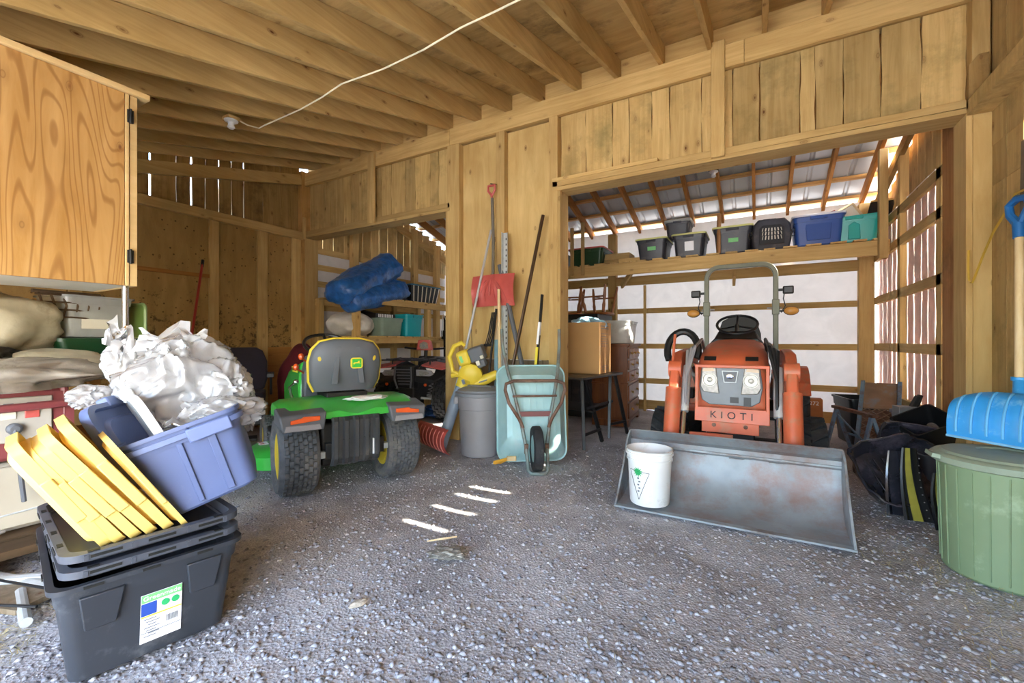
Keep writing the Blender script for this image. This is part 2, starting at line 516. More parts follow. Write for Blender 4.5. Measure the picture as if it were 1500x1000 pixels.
BLUEST = pm('worn_blue_steel', '6c8aa0', .55, .3, var=.15, dirt='6e5240', dscale=7, damt=.5)
TAN = pm('rust_tan_steel', '8c7058', .7, .2, var=.2, dirt='7a8690', dscale=6, damt=.4)
YGR = pm('yellow_stained_plastic', 'a59a3c', .5, var=.3)
AMB = pm('amber_lens', 'dda050', .25, var=.08)
LENS = pm('headlamp_lens', '8e8b84', .2, .1, var=.25, scale=40)
INK = pm('black_ink', '14140f', .6)
INKG = pm('grey_ink', '6f747a', .6)
WHI = pm('white_print', 'f2f2f2', .6, var=.02)
GRN = pm('green_print', '2aa860', .6, var=.02)
LGRN = pm('light_green_print', '7cc67a', .6, var=.02)
BLU = pm('blue_print', '2a4ea8', .6, var=.02)
DECY = pm('yellow_decal', 'e6d23c', .5, var=.02)
ROPSM = pm('olive_grey_paint', '6f7262', .4, .2, var=.1)
METR = pm('roof_sheet_metal', 'b4b8bd', .45, .25, var=.06, scale=2)
GHOST = pm('pale_yellow_lid', 'c9c77a', .5, var=.06)
GTIRE = pm('grey_tire', '6d716e', .7)
STRAW = pm('straw', 'b5a878', .8, var=.25)
CORD = pm('white_cable', 'e4dcc0', .5)
BRASS = pm('brass', 'b08a48', .3, .9)

# ---------------------------------------------------------------- the setting
XL, XR, YW, YR = -6.0, 1.36, 4.11, 7.6
def zf(y): return 3.695 + .25 * (y - YW)          # underside of the front rafters
def zr(y): return 3.45 - .30 * (y - 6.26)         # underside of the rear rafters

def gravel_mat():
    m, t, b, o = newmat('gravel')
    tc = nd(t, 'ShaderNodeTexCoord')
    def tex(k, sc, **kw):
        n = nd(t, k); n.inputs['Scale'].default_value = sc
        for a, v in kw.items(): n.inputs[a].default_value = v
        t.links.new(tc.outputs['Object'], n.inputs['Vector']); return n
    v1 = tex('ShaderNodeTexVoronoi', 75); v2 = tex('ShaderNodeTexVoronoi', 170)
    n1 = tex('ShaderNodeTexNoise', 1.3, Detail=6, Roughness=.7); n2 = tex('ShaderNodeTexNoise', 26, Detail=8, Roughness=.75)
    base = ramp(t, [(.25, lin('b2b1b4')), (.5, lin('cac9cd')), (.8, lin('dcdadb'))], n2.outputs[0]).outputs[0]
    bw = nd(t, 'ShaderNodeRGBToBW'); t.links.new(v1.outputs['Color'], bw.inputs[0])
    st = ramp(t, [(.2, lin('b0afb4')), (.55, lin('cac9cd')), (.8, lin('cdcbca')), (.95, lin('e6e4e0'))], bw.outputs[0]).outputs[0]
    c = mix(t, .5, base, st)
    bw2 = nd(t, 'ShaderNodeRGBToBW'); t.links.new(v2.outputs['Color'], bw2.inputs[0])
    c = mix(t, .3, c, ramp(t, [(.2, lin('707074')), (.9, lin('d6d4d2'))], bw2.outputs[0]).outputs[0])
    c = mix(t, .75, c, ramp(t, [(.32, lin('9c9694')), (.6, (1, 1, 1))], n1.outputs[0]).outputs[0], 'MULTIPLY')
    t.links.new(c, b.inputs['Base Color']); b.inputs['Roughness'].default_value = .9; b.inputs['Specular IOR Level'].default_value = .25
    ad = nd(t, 'ShaderNodeMath', operation='ADD')
    t.links.new(n2.outputs[0], ad.inputs[0]); t.links.new(v1.outputs['Distance'], ad.inputs[1])
    bu = nd(t, 'ShaderNodeBump'); bu.inputs['Strength'].default_value = .55; bu.inputs['Distance'].default_value = .010
    t.links.new(ad.outputs[0], bu.inputs['Height']); t.links.new(bu.outputs[0], b.inputs['Normal'])
    return m
GRAVEL = gravel_mat()
GROUND = pm('dry_yard_ground', 'b4b2ac', .95, var=.2, scale=2)

def hgt(x, y):
    h = .016 * noise.noise(Vector((x * .9, y * .9, 3))) + .008 * noise.noise(Vector((x * 3, y * 3, 7)))
    return h - .010
nx, ny = 150, 210
x0, x1, y0, y1 = XL - .25, XR + .3, -2.2, YR + .3
mb = MB()
for j in range(ny + 1):
    for i in range(nx + 1):
        x, y = x0 + (x1 - x0) * i / nx, y0 + (y1 - y0) * j / ny
        mb.v.append((x, y, hgt(x, y)))
mb.f = [(j * (nx + 1) + i, j * (nx + 1) + i + 1, (j + 1) * (nx + 1) + i + 1, (j + 1) * (nx + 1) + i) for j in range(ny) for i in range(nx)]
floor = struct('floor', mb, GRAVEL)
mb = MB()
for a, b2, c, d in ((-30, -30, 30, y0), (-30, y1, 30, 40), (-30, y0, x0, y1), (x1, y0, 30, y1)):
    mb.add([(a, b2, -.02), (c, b2, -.02), (c, d, -.02), (a, d, -.02)], [(0, 1, 2, 3)])
struct('ground_outside', mb, GROUND)

# loose stones over the floor, too many to count
def stones(name, n, cols, s0, s1, dist, parent=None):
    base = np.array([(1, 0, 0), (-1, 0, 0), (0, 1, 0), (0, -1, 0), (0, 0, 1), (0, 0, -1), (.62, .62, .35), (-.62, .6, .4), (.6, -.62, -.3), (-.6, -.6, .35)], float)[:6]
    tri = np.array([(0, 2, 4), (2, 1, 4), (1, 3, 4), (3, 0, 4), (2, 0, 5), (1, 2, 5), (3, 1, 5), (0, 3, 5)])
    P = dist(n)
    s = s0 + (s1 - s0) * np.random.rand(n) ** 3
    sc = np.stack([s * (.8 + .5 * np.random.rand(n)), s * (.6 + .4 * np.random.rand(n)), s * (.35 + .35 * np.random.rand(n))], 1)
    a = np.random.rand(n) * 6.28
    vb = base[None] * sc[:, None] * (1 + .5 * (np.random.rand(n, 6, 3) - .5)) + (np.random.rand(n, 6, 3) - .5) * (s[:, None, None] * .35)
    ca, sa = np.cos(a)[:, None], np.sin(a)[:, None]
    x = vb[..., 0] * ca - vb[..., 1] * sa + P[:, :1]; y = vb[..., 0] * sa + vb[..., 1] * ca + P[:, 1:2]
    hz = np.array([hgt(p[0], p[1]) for p in P])
    z = vb[..., 2] + hz[:, None] + s[:, None] * .18
    vs = np.stack([x, y, z], -1).reshape(-1, 3)
    fs = (tri[None] + (np.arange(n) * 6)[:, None, None]).reshape(-1, 3)
    me = bpy.data.meshes.new(name)
    me.vertices.add(len(vs)); me.vertices.foreach_set('co', vs.ravel())
    me.loops.add(fs.size); me.loops.foreach_set('vertex_index', fs.ravel().astype(np.int32))
    me.polygons.add(len(fs)); me.polygons.foreach_set('loop_start', np.arange(0, fs.size, 3, dtype=np.int32))
    me.polygons.foreach_set('loop_total', np.full(len(fs), 3, np.int32))
    mi = np.random.choice(len(cols), n, p=[.40, .34, .14, .10, .02][:len(cols)])
    for c in cols: me.materials.append(c)
    me.polygons.foreach_set('material_index', np.repeat(mi, 8).astype(np.int32))
    me.update(); me.validate()
    o = bpy.data.objects.new(name, me); COL.objects.link(o)
    o['kind'] = 'stuff'; o['label'] = 'loose grey gravel stones scattered over the shed floor'; o['category'] = 'gravel'
    return o
SC = [pm('stone_grey', '939298', .9, var=.25, scale=40), pm('stone_mid', 'a3a2a8', .9, var=.25, scale=40), pm('stone_dark', '828187', .9, var=.25, scale=40), pm('stone_pale', 'b4b2b5', .85, var=.2, scale=40), pm('stone_white', 'c2c0be', .85, var=.12, scale=40)]
def fan(n):
    d = .75 + 4.2 * np.random.rand(n) ** 1.5
    u = (np.random.rand(n) - .5) * 2.7
    s, c = math.sin(YAW), math.cos(YAW)
    return np.stack([d * (-s + c * u), d * (c + s * u)], 1)
def keep(P):
    return P[(P[:, 0] > XL + .1) & (P[:, 0] < XR - .05) & (P[:, 1] < YR - .1)]
_f = lambda n: (lambda P: P[np.random.choice(len(P), n)] if len(P) < n else P[:n])(keep(fan(int(n * 1.6))))
stones('gravel', 42000, SC, .0025, .017, _f)

# ---- left wall
wl = struct('wall_left')
def P(mb, mat, name='board', parent=None, bev=0):
    return part(name, mb, mat, parent, bev)
def bxs(name, mat, parent, x0, y0, z0, x1, y1, z1, bev=0):
    return part(name, MB().box(x0, y0, z0, x1, y1, z1), mat, parent, bev)
X = XL
for (ya, yb) in ((-1.6, .36), (.40, 1.58), (1.62, 2.85), (2.89, 3.48), (3.50, 4.02)):
    if yb < 2.87:
        bxs('plywood_panel', PLYL, wl, X - .015, ya, 1.99, X, yb, 2.69)
        bxs('plywood_panel', PLYL, wl, X - .015, ya, -.02, X, yb, 1.975)
        bxs('horizontal_batten', DARKW, wl, X, ya, 1.955, X + .035, yb, 2.0, .003)
    else:
        bxs('plywood_panel', PLYL, wl, X - .015, ya, -.02, X, yb, 2.69)
for ya, yb in ((-1.6, -1.5), (.33, .43), (1.55, 1.65), (2.82, 2.93), (3.42, 3.56), (3.93, 4.06)):
    bxs('stud', W[2], wl, X, ya, -.02, X + .04, yb, 2.69, .004)
bxs('kick_board', DARKW, wl, X + .001, 1.66, 0, X + .03, 2.8, .42, .003)
bxs('kick_board', DARKW, wl, X + .001, 2.95, 0, X + .03, 3.92, 1.08, .003)
bxs('rail', W[1], wl, X - .02, -1.6, 2.685, X + .07, 4.08, 2.80, .004)
gy = [1.05, 1.3, 1.55, 1.78, 2.0, 2.23, 2.487, 2.645, 2.80, 2.955, 3.109, 3.265, 3.523, 3.777, 4.08]
gap = [.006, .006, .01, .006, .008, .02, .004, .02, .006, .015, .012, .012, .004, .004, 0]
ya = -1.6
for g, q in zip([-.2, .1, .4, .7] + gy, [.006] * 4 + gap):
    yb = g - q / 2
    ztop = zf((ya + yb) / 2) + .17
    m_ = MB(); m_.plank((X - .035, (ya + yb) / 2, 2.70), (X - .035, (ya + yb) / 2, ztop), (0, (yb - ya) / 2, 0), (.012, 0, 0), 5, .004)
    part('board', m_, DKB, wl)
    ya = g + q / 2
m_ = MB(); m_.bar((X + .03, -1.6, zf(-1.6) - .07), (X + .03, 4.06, zf(4.06) - .10), .05, .15)
part('sloping_rail', m_, W[1], wl, .004)
bxs('corner_post', wood('corner_post_timber', 2, 'a47c44', 'c69c60', stain='6a5030', stains=.7), wl, X - .2, 4.06, -.02, X + .06, 4.30, 3.72, .006)
# rear half of the left wall: wrap, girts, boards, rake
bxs('wall_wrap', WRAP, wl, X - .03, 4.3, 0, X - .02, YR, 2.62)
for z in (.49, 1.08, 1.69, 2.06, 2.32, 2.58):
    m_ = MB(); m_.plank((X + .01, 4.3, z), (X + .01, YR - .1, z), (0, 0, .043), (.02, 0, 0), 5, .002); part('girt', m_, W[1], wl)
for y in (4.95, 6.42, 7.1):
    bxs('post', W[2], wl, X + .03, y, -.02, X + .12, y + .13, zr(y) - .02, .005)
y = 4.3
while y < YR:
    ww = random.uniform(.17, .24)
    m_ = MB(); m_.plank((X - .035, y + ww / 2, 2.6), (X - .035, y + ww / 2, zr(y + ww / 2) + .125), (0, ww / 2 - random.choice((.002, .006)), 0), (.01, 0, 0), 4, .003)
    part('board', m_, BRD, wl); y += ww
m_ = MB(); m_.bar((X + .03, 4.3, zr(4.3) - .16), (X + .03, YR, zr(YR) - .16), .05, .12); part('rake_rail', m_, W[1], wl, .003)

# ---- rear wall
wr = struct('wall_rear')
m_ = MB()
rings = []
N = 90
for k, z in enumerate(np.linspace(.05, 3.10, 24)):
    rings.append([(XL + (XR - XL) * i / N, YR + .03 + .012 * noise.noise(Vector((i * .35, z * 3, 1))), float(z)) for i in range(N + 1)])
m_.loft(rings, False, False, closed=False)
part('wall_wrap', m_, WRAP, wr)
for z in (.487, 1.08, 1.687, 2.25):
    for xa, xb in ((XL, -2.4), (-2.38, XR)):
        m_ = MB(); m_.plank((xa, YR, z), (xb, YR, z), (0, 0, .044), (0, .019, 0), 8, .002); part('girt', m_, W[0], wr)
for x in (-5.2, -3.6, -2.3):
    bxs('post', W[2], wr, x, YR - .14, -.02, x + .14, YR - .02, 3.04, .005)
bxs('corner_post', W[2], wr, 1.20, YR - .14, -.02, 1.37, YR - .02, 3.04, .005)
m_ = MB(); m_.plank((XL, YR - .02, .08), (-1.2, YR - .02, .08), (0, 0, .08), (0, .015, 0), 6, .004); part('skirt_board', m_, W[0], wr)
m_ = MB(); m_.plank((-1.18, YR - .02, .075), (1.2, YR - .02, .075), (0, 0, .08), (0, .015, 0), 6, .004); part('skirt_board', m_, W[0], wr)

# ---- right wall
wq = struct('wall_right')
X = XR + .02
m_ = MB()
rings = []
for k, z in enumerate(np.linspace(.02, 2.74, 30)):
    rings.append([(X + .035 + .008 * noise.noise(Vector((i * .4, z * 4, 5))), 4.3 + (YR - 4.3) * i / 40, float(z)) for i in range(41)])
m_.loft(rings, False, False, closed=False)
part('wall_wrap', m_, POLY, wq)
y, gp = 4.3, 0
while y < YR + .1:
    ww = random.uniform(.19, .23)
    ztop = zr(y + ww / 2)
    for za, zb, q in ((-.02, 2.78, random.uniform(.006, .010)), (2.785, ztop, .004)):
        m_ = MB(); m_.plank((X + .13, y + ww / 2, za), (X + .13, y + ww / 2, zb), (0, ww / 2 - q / 2, 0), (.011, 0, 0), 16 if za < 1 else 5, .005 if za < 1 else .002)
        part('board', m_, BRD if za > 1 else pm('board_red_outside', 'c88c7c', .8) if gp == 0 else bpy.data.materials['board_red_outside'], wq)
        gp = 1
    y += ww
for z in (.49, 1.09, 1.70, 2.27, 2.62):
    m_ = MB(); m_.plank((X, 4.9, z), (X, YR - .14, z), (0, 0, .047), (.02, 0, 0), 5, .003); part('girt', m_, W[1], wq)
for ya, yb, zt in ((4.50, 4.60, 3.8), (5.02, 5.14, 3.75), (6.25, 6.34, 3.3)):
    bxs('post', W[2], wq, X - .02, ya, -.02, X + .06, yb, zt, .005)
bxs('side_board', wood('side_board_timber', 2, 'a06c38', 'c4905a', stain='6a4a28', stains=.6), wq, X - .055, 4.34, -.02, X - .02, 4.86, 3.6, .004)
m_ = MB(); m_.bar((X - .0, 4.9, zr(4.9) - .25), (X - .0, 7.45, zr(7.45) - .12), .05, .12); part('rake_rail', m_, W[1], wq, .003)
# the front half: boards, rail with a deep soffit, rows of short boards with gaps the sun comes through
Xf = XR + .02
ya = -1.6
ys = [-.9, -.5, -.2, 0, .26, .52, .8, 1.05, 1.3, 1.6, 1.85, 2.13, 2.43, 2.70, 2.89, 3.14, 3.38, 3.72, 3.92, 4.12]
for g in ys:
    yb = g - .004
    m_ = MB(); m_.plank((Xf, (ya + yb) / 2, -.02), (Xf, (ya + yb) / 2, 2.20), (0, (yb - ya) / 2, 0), (.012, 0, 0), 4, .003); part('board', m_, BRD, wq)
    q = .03 if g in (2.13, 2.43, 2.70, 2.89, 3.72) else .003
    m_ = MB(); m_.plank((Xf, (ya + yb - q) / 2 + (.0), 2.203), (Xf, (ya + yb - q) / 2, 2.47), (0, (yb - ya - q) / 2, 0), (.012, 0, 0), 3, .001); part('board', m_, BRD, wq)
    m_ = MB(); m_.plank((Xf, (ya + yb) / 2, 2.472), (Xf, (ya + yb) / 2, zf((ya + yb) / 2) + .1), (0, (yb - ya) / 2, 0), (.012, 0, 0), 4, .003); part('board', m_, BRD, wq)
    bxs('board_backing', DARKW, wq, Xf + .013, ya - .005, 2.19, Xf + .03, (yb - q) if q > .01 else g + .006, 2.48)  # unseen backing added to block sun between boards, open only at the gaps
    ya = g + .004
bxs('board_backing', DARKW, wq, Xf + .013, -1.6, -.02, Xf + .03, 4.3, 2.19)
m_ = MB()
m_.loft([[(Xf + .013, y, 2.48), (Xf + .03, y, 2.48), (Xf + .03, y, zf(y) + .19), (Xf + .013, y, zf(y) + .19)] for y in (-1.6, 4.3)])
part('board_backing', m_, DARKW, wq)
bxs('rail', BRD, wq, Xf - .14, -1.6, 2.70, Xf - .012, 4.10, 2.80, .004)
bxs('stud', W[2], wq, Xf - .06, 3.52, 2.81, Xf - .012, 3.60, zf(3.5), .004)
bxs('stud', OLDW, wq, Xf - .05, 3.22, -.02, Xf - .012, 3.36, 2.69, .004)

# ---- the wall between front shed and rear bays
wi = struct('wall_inner')
Y = YW
for xa, xb in ((-6.05, -3.2), (-3.198, -.10), (-.098, 1.40)):
    m_ = MB(); m_.plank((xa, Y + .02, 3.60), (xb, Y + .02, 3.60), (0, 0, .098), (0, .02, 0), 8, .003); part('top_plate', m_, W[0], wi, .004)
    bxs('plate_soffit', W[0], wi, xa, Y + .042, 3.52, xb, Y + .20, 3.68, .003)
for xa, xb in ((-5.94, -3.20), (-1.86, 1.31)):
    bxs('lintel', W[0], wi, xa, Y - .002, 2.722, xb, Y + .22, 2.76, .004)
    m_ = MB(); m_.plank((xa, Y + .045, 2.79), (xb, Y + .045, 2.79), (0, 0, .028), (0, .045, 0), 8, .002); part('lintel_strip', m_, W[0], wi, .003)
m_ = MB(); m_.plank((-1.86, Y + .035, 2.835), (-.80, Y + .035, 2.835), (0, 0, .018), (0, .04, 0), 3, .002); part('lintel_strip', m_, W[0], wi, .003)
def hdr(xs, za=2.76, zb=3.55):
    for a, b in zip(xs[:-1], xs[1:]):
        g = random.choice((.003, .004, .009))
        m_ = MB(); m_.plank(((a + b) / 2, Y + .10 + random.uniform(0, .012), za), ((a + b) / 2, Y + .10, zb), ((b - a) / 2 - g / 2, 0, 0), (0, .011, 0), 6, .006)
        part('board', m_, BRD, wi)
hdr([-6.05, -5.626, -5.472, -5.189, -5.031, -4.808, -4.58, -4.43, -4.246, -3.99, -3.826, -3.577, -3.435, -3.20])
hdr([-1.86, -1.801, -1.526, -1.25, -1.088, -.869, -.71, -.436, -.30, -.19, .015, .298, .40, .578, .805, 1.035, 1.27, 1.42])
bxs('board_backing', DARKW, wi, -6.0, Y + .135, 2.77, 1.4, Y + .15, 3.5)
for xa, xb, za, zb, yy in ((-4.56, -4.44, 2.74, 3.73, -.035), (-.35, -.244, 2.74, 3.73, -.035)):
    bxs('stud', W[2], wi, xa, Y + yy, za, xb, Y + .0, zb, .004)
# the broad pillar: plywood sheets between studs, rough boards at the foot
for xa, xb in ((-3.236, -3.06), (-2.55, -2.44), (-1.90, -1.80)):
    bxs('stud', W[2], wi, xa, Y + .0, -.02, xb, Y + .13, 3.50 if xa < -3 or xa > -2 else 3.5, .004)
bxs('jamb', W[2], wi, -1.80, Y + .0, -.02, -1.77, Y + .22, 2.72, .004)
bxs('jamb', W[2], wi, -3.262, Y + .0, -.02, -3.236, Y + .22, 2.72, .004)
for xa, xb in ((-3.06, -2.55), (-2.44, -1.90)):
    bxs('plywood_panel', PLYZ, wi, xa, Y + .085, .96, xb, Y + .10, 3.50)
    x = xa
    while x < xb - .01:
        x2 = min(xb, x + random.uniform(.12, .2))
        m_ = MB(); m_.plank(((x + x2) / 2, Y + .10, -.02), ((x + x2) / 2, Y + .10, .955), ((x2 - x) / 2 - .002, 0, 0), (0, .01, 0), 3, .003); part('board', m_, OLDW, wi); x = x2
# right jamb and the corner gusset
bxs('jamb', W[2], wi, 1.24, Y + .0, -.02, 1.275, Y + .22, 2.722, .004)
bxs('jamb_board', PLYZ, wi, 1.276, Y + .01, -.02, 1.42, Y + .04, 2.722, .003)
bxs('jamb', W[2], wi, -5.96, Y + .0, -.02, -5.93, Y + .22, 2.72, .004)
bxs('stud', W[2], wi, 1.27, Y + .0, 2.76, 1.36, Y + .09, 3.52, .004)
m_ = MB(); m_.prism([(1.24, 2.74), (1.34, 2.74), (1.34, 3.09), (1.29, 3.09), (1.24, 3.03)], lambda x, z, y: (x, y, z), Y - .045, Y - .004)
part('gusset_board', m_, DKB, wi, .003)
bxs('gusset_board', W[2], wi, -6.02, Y - .04, 2.70, -5.90, Y - .005, 3.02, .003)

# ---- unseen front wall half beside the doorway, added to darken the left side
wf = struct('wall_front_added')
x = XL
while x < -3.3:
    m_ = MB(); m_.plank((x + .11, -1.63, -.02), (x + .11, -1.63, zf(-1.63) + .1), (.109, 0, 0), (0, .012, 0), 3, .002); part('board', m_, BRD, wf); x += .22
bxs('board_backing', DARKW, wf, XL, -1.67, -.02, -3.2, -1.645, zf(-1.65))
# ---- front ceiling: rafters under plywood sheathing
ce = struct('ceiling')
for k in range(-3, 15):
    x = .05 - .41 * k
    if x < XL + .05: continue
    jy = random.uniform(-.01, .01)
    if x > 1.32: continue
    m_ = MB(); n_ = 6
    rings = []
    for i in range(n_ + 1):
        y = -1.7 + (4.34 + 1.7) * i / n_
        a = random.uniform(-.002, .002)
        z0 = zf(y)
        rings.append([(x - .02 + a, y, z0), (x + .02 + a, y, z0), (x + .02 + a, y, z0 + .19), (x - .02 + a, y, z0 + .19)])
    m_.loft(rings); part('rafter', m_, RAF, ce, .003)
sxs = [-6.1, -4.87, -3.64, -2.41, -1.18, .05, 1.28, 1.45]
for a, b in zip(sxs[:-1], sxs[1:]):
    for ya, yb in ((-1.7, .2), (.2, 2.63), (2.63, 4.34)):
        m_ = MB()
        m_.add([(x, y, zf(y) + .192 + dz + random.uniform(0, .002)) for dz in (0, .015) for x, y in ((a + .002, ya + .002), (b - .002, ya + .002), (b - .002, yb - .002), (a + .002, yb - .002))],
               [(0, 1, 2, 3), (4, 5, 6, 7), (0, 1, 5, 4), (1, 2, 6, 5), (2, 3, 7, 6), (3, 0, 4, 7)])
        part('plywood_panel', m_, SHE, ce)
m_ = MB()
m_.loft([[(XL - .2, y, zf(y) + .21), (XR + .25, y, zf(y) + .21), (XR + .25, y, zf(y) + .225), (XL - .2, y, zf(y) + .225)] for y in (-1.8, 4.36)])
part('added_roof_layer', m_, METR, ce)  # unseen layer added to stop sun leaking through the sheathing joints
bxs('front_beam', W[0], ce, XL, -1.7, zf(-1.65) - .16, XR, -1.6, zf(-1.65), .005)

# ---- rear ceiling: rafters, purlins, ribbed metal sheets
cr = struct('ceiling_rear')
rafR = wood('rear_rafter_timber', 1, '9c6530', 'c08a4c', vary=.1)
purM = wood('purlin_timber', 0, 'b0824a', 'd0a468', vary=.1)
k = 0
x = 1.25
while x > XL:
    m_ = MB()
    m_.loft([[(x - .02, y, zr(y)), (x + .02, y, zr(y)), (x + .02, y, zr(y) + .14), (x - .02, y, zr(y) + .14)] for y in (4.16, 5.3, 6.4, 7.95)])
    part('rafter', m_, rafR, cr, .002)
    x -= .433
for y in (4.3, 4.65, 5.0, 5.44, 5.88, 6.32, 6.76, 7.2, 7.66):
    z = zr(y) + .14
    m_ = MB(); m_.plank((XL - .05, y, z + .02), (XR + .15, y, z + .02), (0, .043, 0), (0, 0, .019), 6, .002); part('purlin', m_, purM, cr)
sw = .92
x = XL - .1
while x < XR + .1:
    xb = min(x + sw, XR + .25)
    prof = []
    q = x
    while q < xb - .02:
        prof += [(q, 0), (q + .02, .018), (q + .045, .018), (q + .065, 0)]
        q += .23
    prof.append((xb + .02, 0))
    m_ = MB()
    rings = [[(a, y, zr(y) + .182 + h) for a, h in prof] for y in (4.05, 6.0, 8.05)]
    m_.loft(rings, False, False, closed=False)
    part('metal_sheet', m_, METR, cr)
    x = xb
bxs('ridge_board', W[0], cr, XL, 4.2, 3.68, XR, 4.24, 4.12)

# ---------------------------------------------------------------- shared builders
def tire(parent, name, c, Rr, w, rim, rubber, rimmat, axis=0, lug='turf', rim_depth=.3):
    """a tyre about local x (axis 0): tread blocks on the tyre, rim and hub as sub-parts"""
    M = Matrix.Translation(c) @ Matrix.Rotation(PI / 2, 4, 'Y')
    h = w / 2
    prof = [(rim, -h * .80), (rim + (Rr - rim) * .35, -h * 1.0), (Rr * .92, -h * .98), (Rr * .98, -h * .78), (Rr * .99, 0), (Rr * .98, h * .78), (Rr * .92, h * .98), (rim + (Rr - rim) * .35, h * 1.0), (rim, h * .80)]
    mb = MB(); mb.lathe(prof, 40, M, False, False)
    def block(a, z, da, dz, hh=.012, skew=0):
        pts = []
        for r in (Rr * .975, Rr + hh):
            k = 1 if r < Rr else .86
            for sa, sz in ((-1, -1), (1, -1), (1, 1), (-1, 1)):
                t = a + sa * da * k + sz * skew
                pts.append(M @ Vector((r * math.cos(t), r * math.sin(t), z + sz * dz * k)))
        mb.add(pts, [(4, 5, 6, 7), (0, 1, 5, 4), (1, 2, 6, 5), (2, 3, 7, 6), (3, 0, 4, 7)])
    if lug == 'turf':
        rows = 7; n = 34
        for j in range(rows):
            z = -h * .8 + 1.6 * h * (j + .5) / rows
            for i in range(n):
                block(2 * PI * (i + .5 * (j % 2)) / n, z, PI / n * .74, .8 * h / rows * .80, .011 - .010 * abs(z / h) ** 2 * .6)
    elif lug == 'ag':
        n = 16
        for i in range(n):
            block(2 * PI * i / n, -h * .45, .05, h * .48, .022, .12)
            block(2 * PI * (i + .5) / n, h * .45, .05, h * .48, .022, -.12)
    elif lug == 'knob':
        n = 18
        for i in range(n):
            for z, o in ((-.7, 0), (-.25, .5), (.25, 0), (.7, .5)):
                block(2 * PI * (i + o) / n, z * h, PI / n * .62, h * .19, .016)
    t = part(name, mb, rubber, parent)
    mr = MB()
    mr.lathe([(rim * 1.02, -h * .82), (rim * .93, -h * .72), (rim * .86, -h * rim_depth), (rim * .35, -h * rim_depth * .8), (.03, -h * rim_depth * .8), (.03, h * rim_depth * .8), (rim * .35, h * rim_depth * .8), (rim * .86, h * rim_depth), (rim * .93, h * .72), (rim * 1.02, h * .82)], 28, M)
    part('rim', mr, rimmat, t)
    mh = MB(); mh.lathe([(.035, -h * .5), (.035, h * .5)], 10, M); part('hub', mh, GREYD, t)
    return t

def tote_parts(T, L, Wd, H, mat, taper=.86, rim=.018, rib=True, lid=None, lidh=.03, bodyname='bin', wall=.006, handle=True):
    mb = MB()
    r = .05
    k = lambda f: taper + (1 - taper) * f
    o = [rr(L * k(f), Wd * k(f), r * k(f), 5, H * f) for f in (0, .03, .80)]
    o[0] = rr(L * taper * .96, Wd * taper * .96, r, 5, 0)
    o += [rr(L * k(.80) + .014, Wd * k(.80) + .014, r, 5, H * .80), rr(L + .012, Wd + .012, r, 5, H * .955), rr(L + 2 * rim, Wd + 2 * rim, r, 5, H * .955), rr(L + 2 * rim, Wd + 2 * rim, r, 5, H)]
    o += [rr(L - .004, Wd - .004, r, 5, H), rr(L * taper - 2 * wall, Wd * taper - 2 * wall, r, 5, wall * 1.5)]
    mb.loft(o)
    if rib:
        for sx in (-1, 1):
            for q in (-.27, .27):
                for f0, f1 in ((.03, .80),):
                    za, zb = H * f0, H * f1
                    wa, wb = Wd / 2 * k(f0), Wd / 2 * k(f1)
                    x = q * L
                    for s in (-1, 1):
                        mb.loft([[(x - .02, s * (wa - .002), za), (x + .02, s * (wa - .002), za), (x + .014, s * (wa + .007), za), (x - .014, s * (wa + .007), za)],
                                 [(x - .02, s * (wb - .002), zb), (x + .02, s * (wb - .002), zb), (x + .014, s * (wb + .007), zb), (x - .014, s * (wb + .007), zb)]])
                break
    b = part(bodyname, mb, mat, T)
    if handle:
        mh = MB()
        for s in (-1, 1):
            mh.bx((s * (L / 2 + rim + .006), 0, H * .9), (.022, Wd * .34, H * .10))
        part('handle', mh, mat, T, .004)
    if lid:
        tote_lid(T, L, Wd, H, lid, lidh, rim)
    return b

def tote_lid(T, L, Wd, z, mat, h=.03, rim=.018, name='lid'):
    mb = MB()
    a = rim + .006
    mb.loft([rr(L + 2 * a, Wd + 2 * a, .055, 5, z - h * .4), rr(L + 2 * a, Wd + 2 * a, .055, 5, z + h * .35), rr(L + a, Wd + a, .05, 5, z + h * .5), rr(L * .93, Wd * .9, .05, 5, z + h * .5), rr(L * .9, Wd * .87, .05, 5, z + h * .2), rr(L * .66, Wd * .5, .04, 5, z + h * .2), rr(L * .63, Wd * .46, .04, 5, z + h * .9)])
    return part(name, mb, mat, T)

# ---------------------------------------------------------------- orange tractor with front loader
T = thing('tractor', 'small orange loader tractor parked in the right-hand bay', 'tractor', (-.19, 4.9, 0))
def yz(y, z): return y, z
# bucket
bp = [(-1.93, .022), (-1.72, .032), (-1.64, .06), (-1.575, .12), (-1.535, .19), (-1.512, .27), (-1.505, .345), (-1.52, .365), (-1.52, .405), (-1.475, .415), (-1.525, .475)]
mb = MB()
x0, x1 = -.675, .655
def strip(mb, pr, xa, xb, th):
    up = []
    for i, (y, z) in enumerate(pr):
        a = pr[max(i - 1, 0)]; b = pr[min(i + 1, len(pr) - 1)]
        d = Vector((b[0] - a[0], b[1] - a[1])).normalized()
        up.append((y + d.y * th, z - d.x * th))
    n = len(pr)
    vs = [(x, y, z) for x in (xa, xb) for y, z in pr + up]
    m = 2 * n
    fs = []
    for i in range(n - 1):
        fs += [(i, i + 1, m + i + 1, m + i), (n + i, m + n + i, m + n + i + 1, n + i + 1), (i, n + i, n + i + 1, i + 1), (m + i, m + i + 1, m + n + i + 1, m + n + i)]
    fs += [(0, m, m + n, n), (n - 1, 2 * n - 1, m + 2 * n - 1, m + n - 1)]
    mb.add(vs, fs)
strip(mb, bp, x0, x1, .012)
bk = part('loader_bucket', mb, STEEL, T, 0, 25)
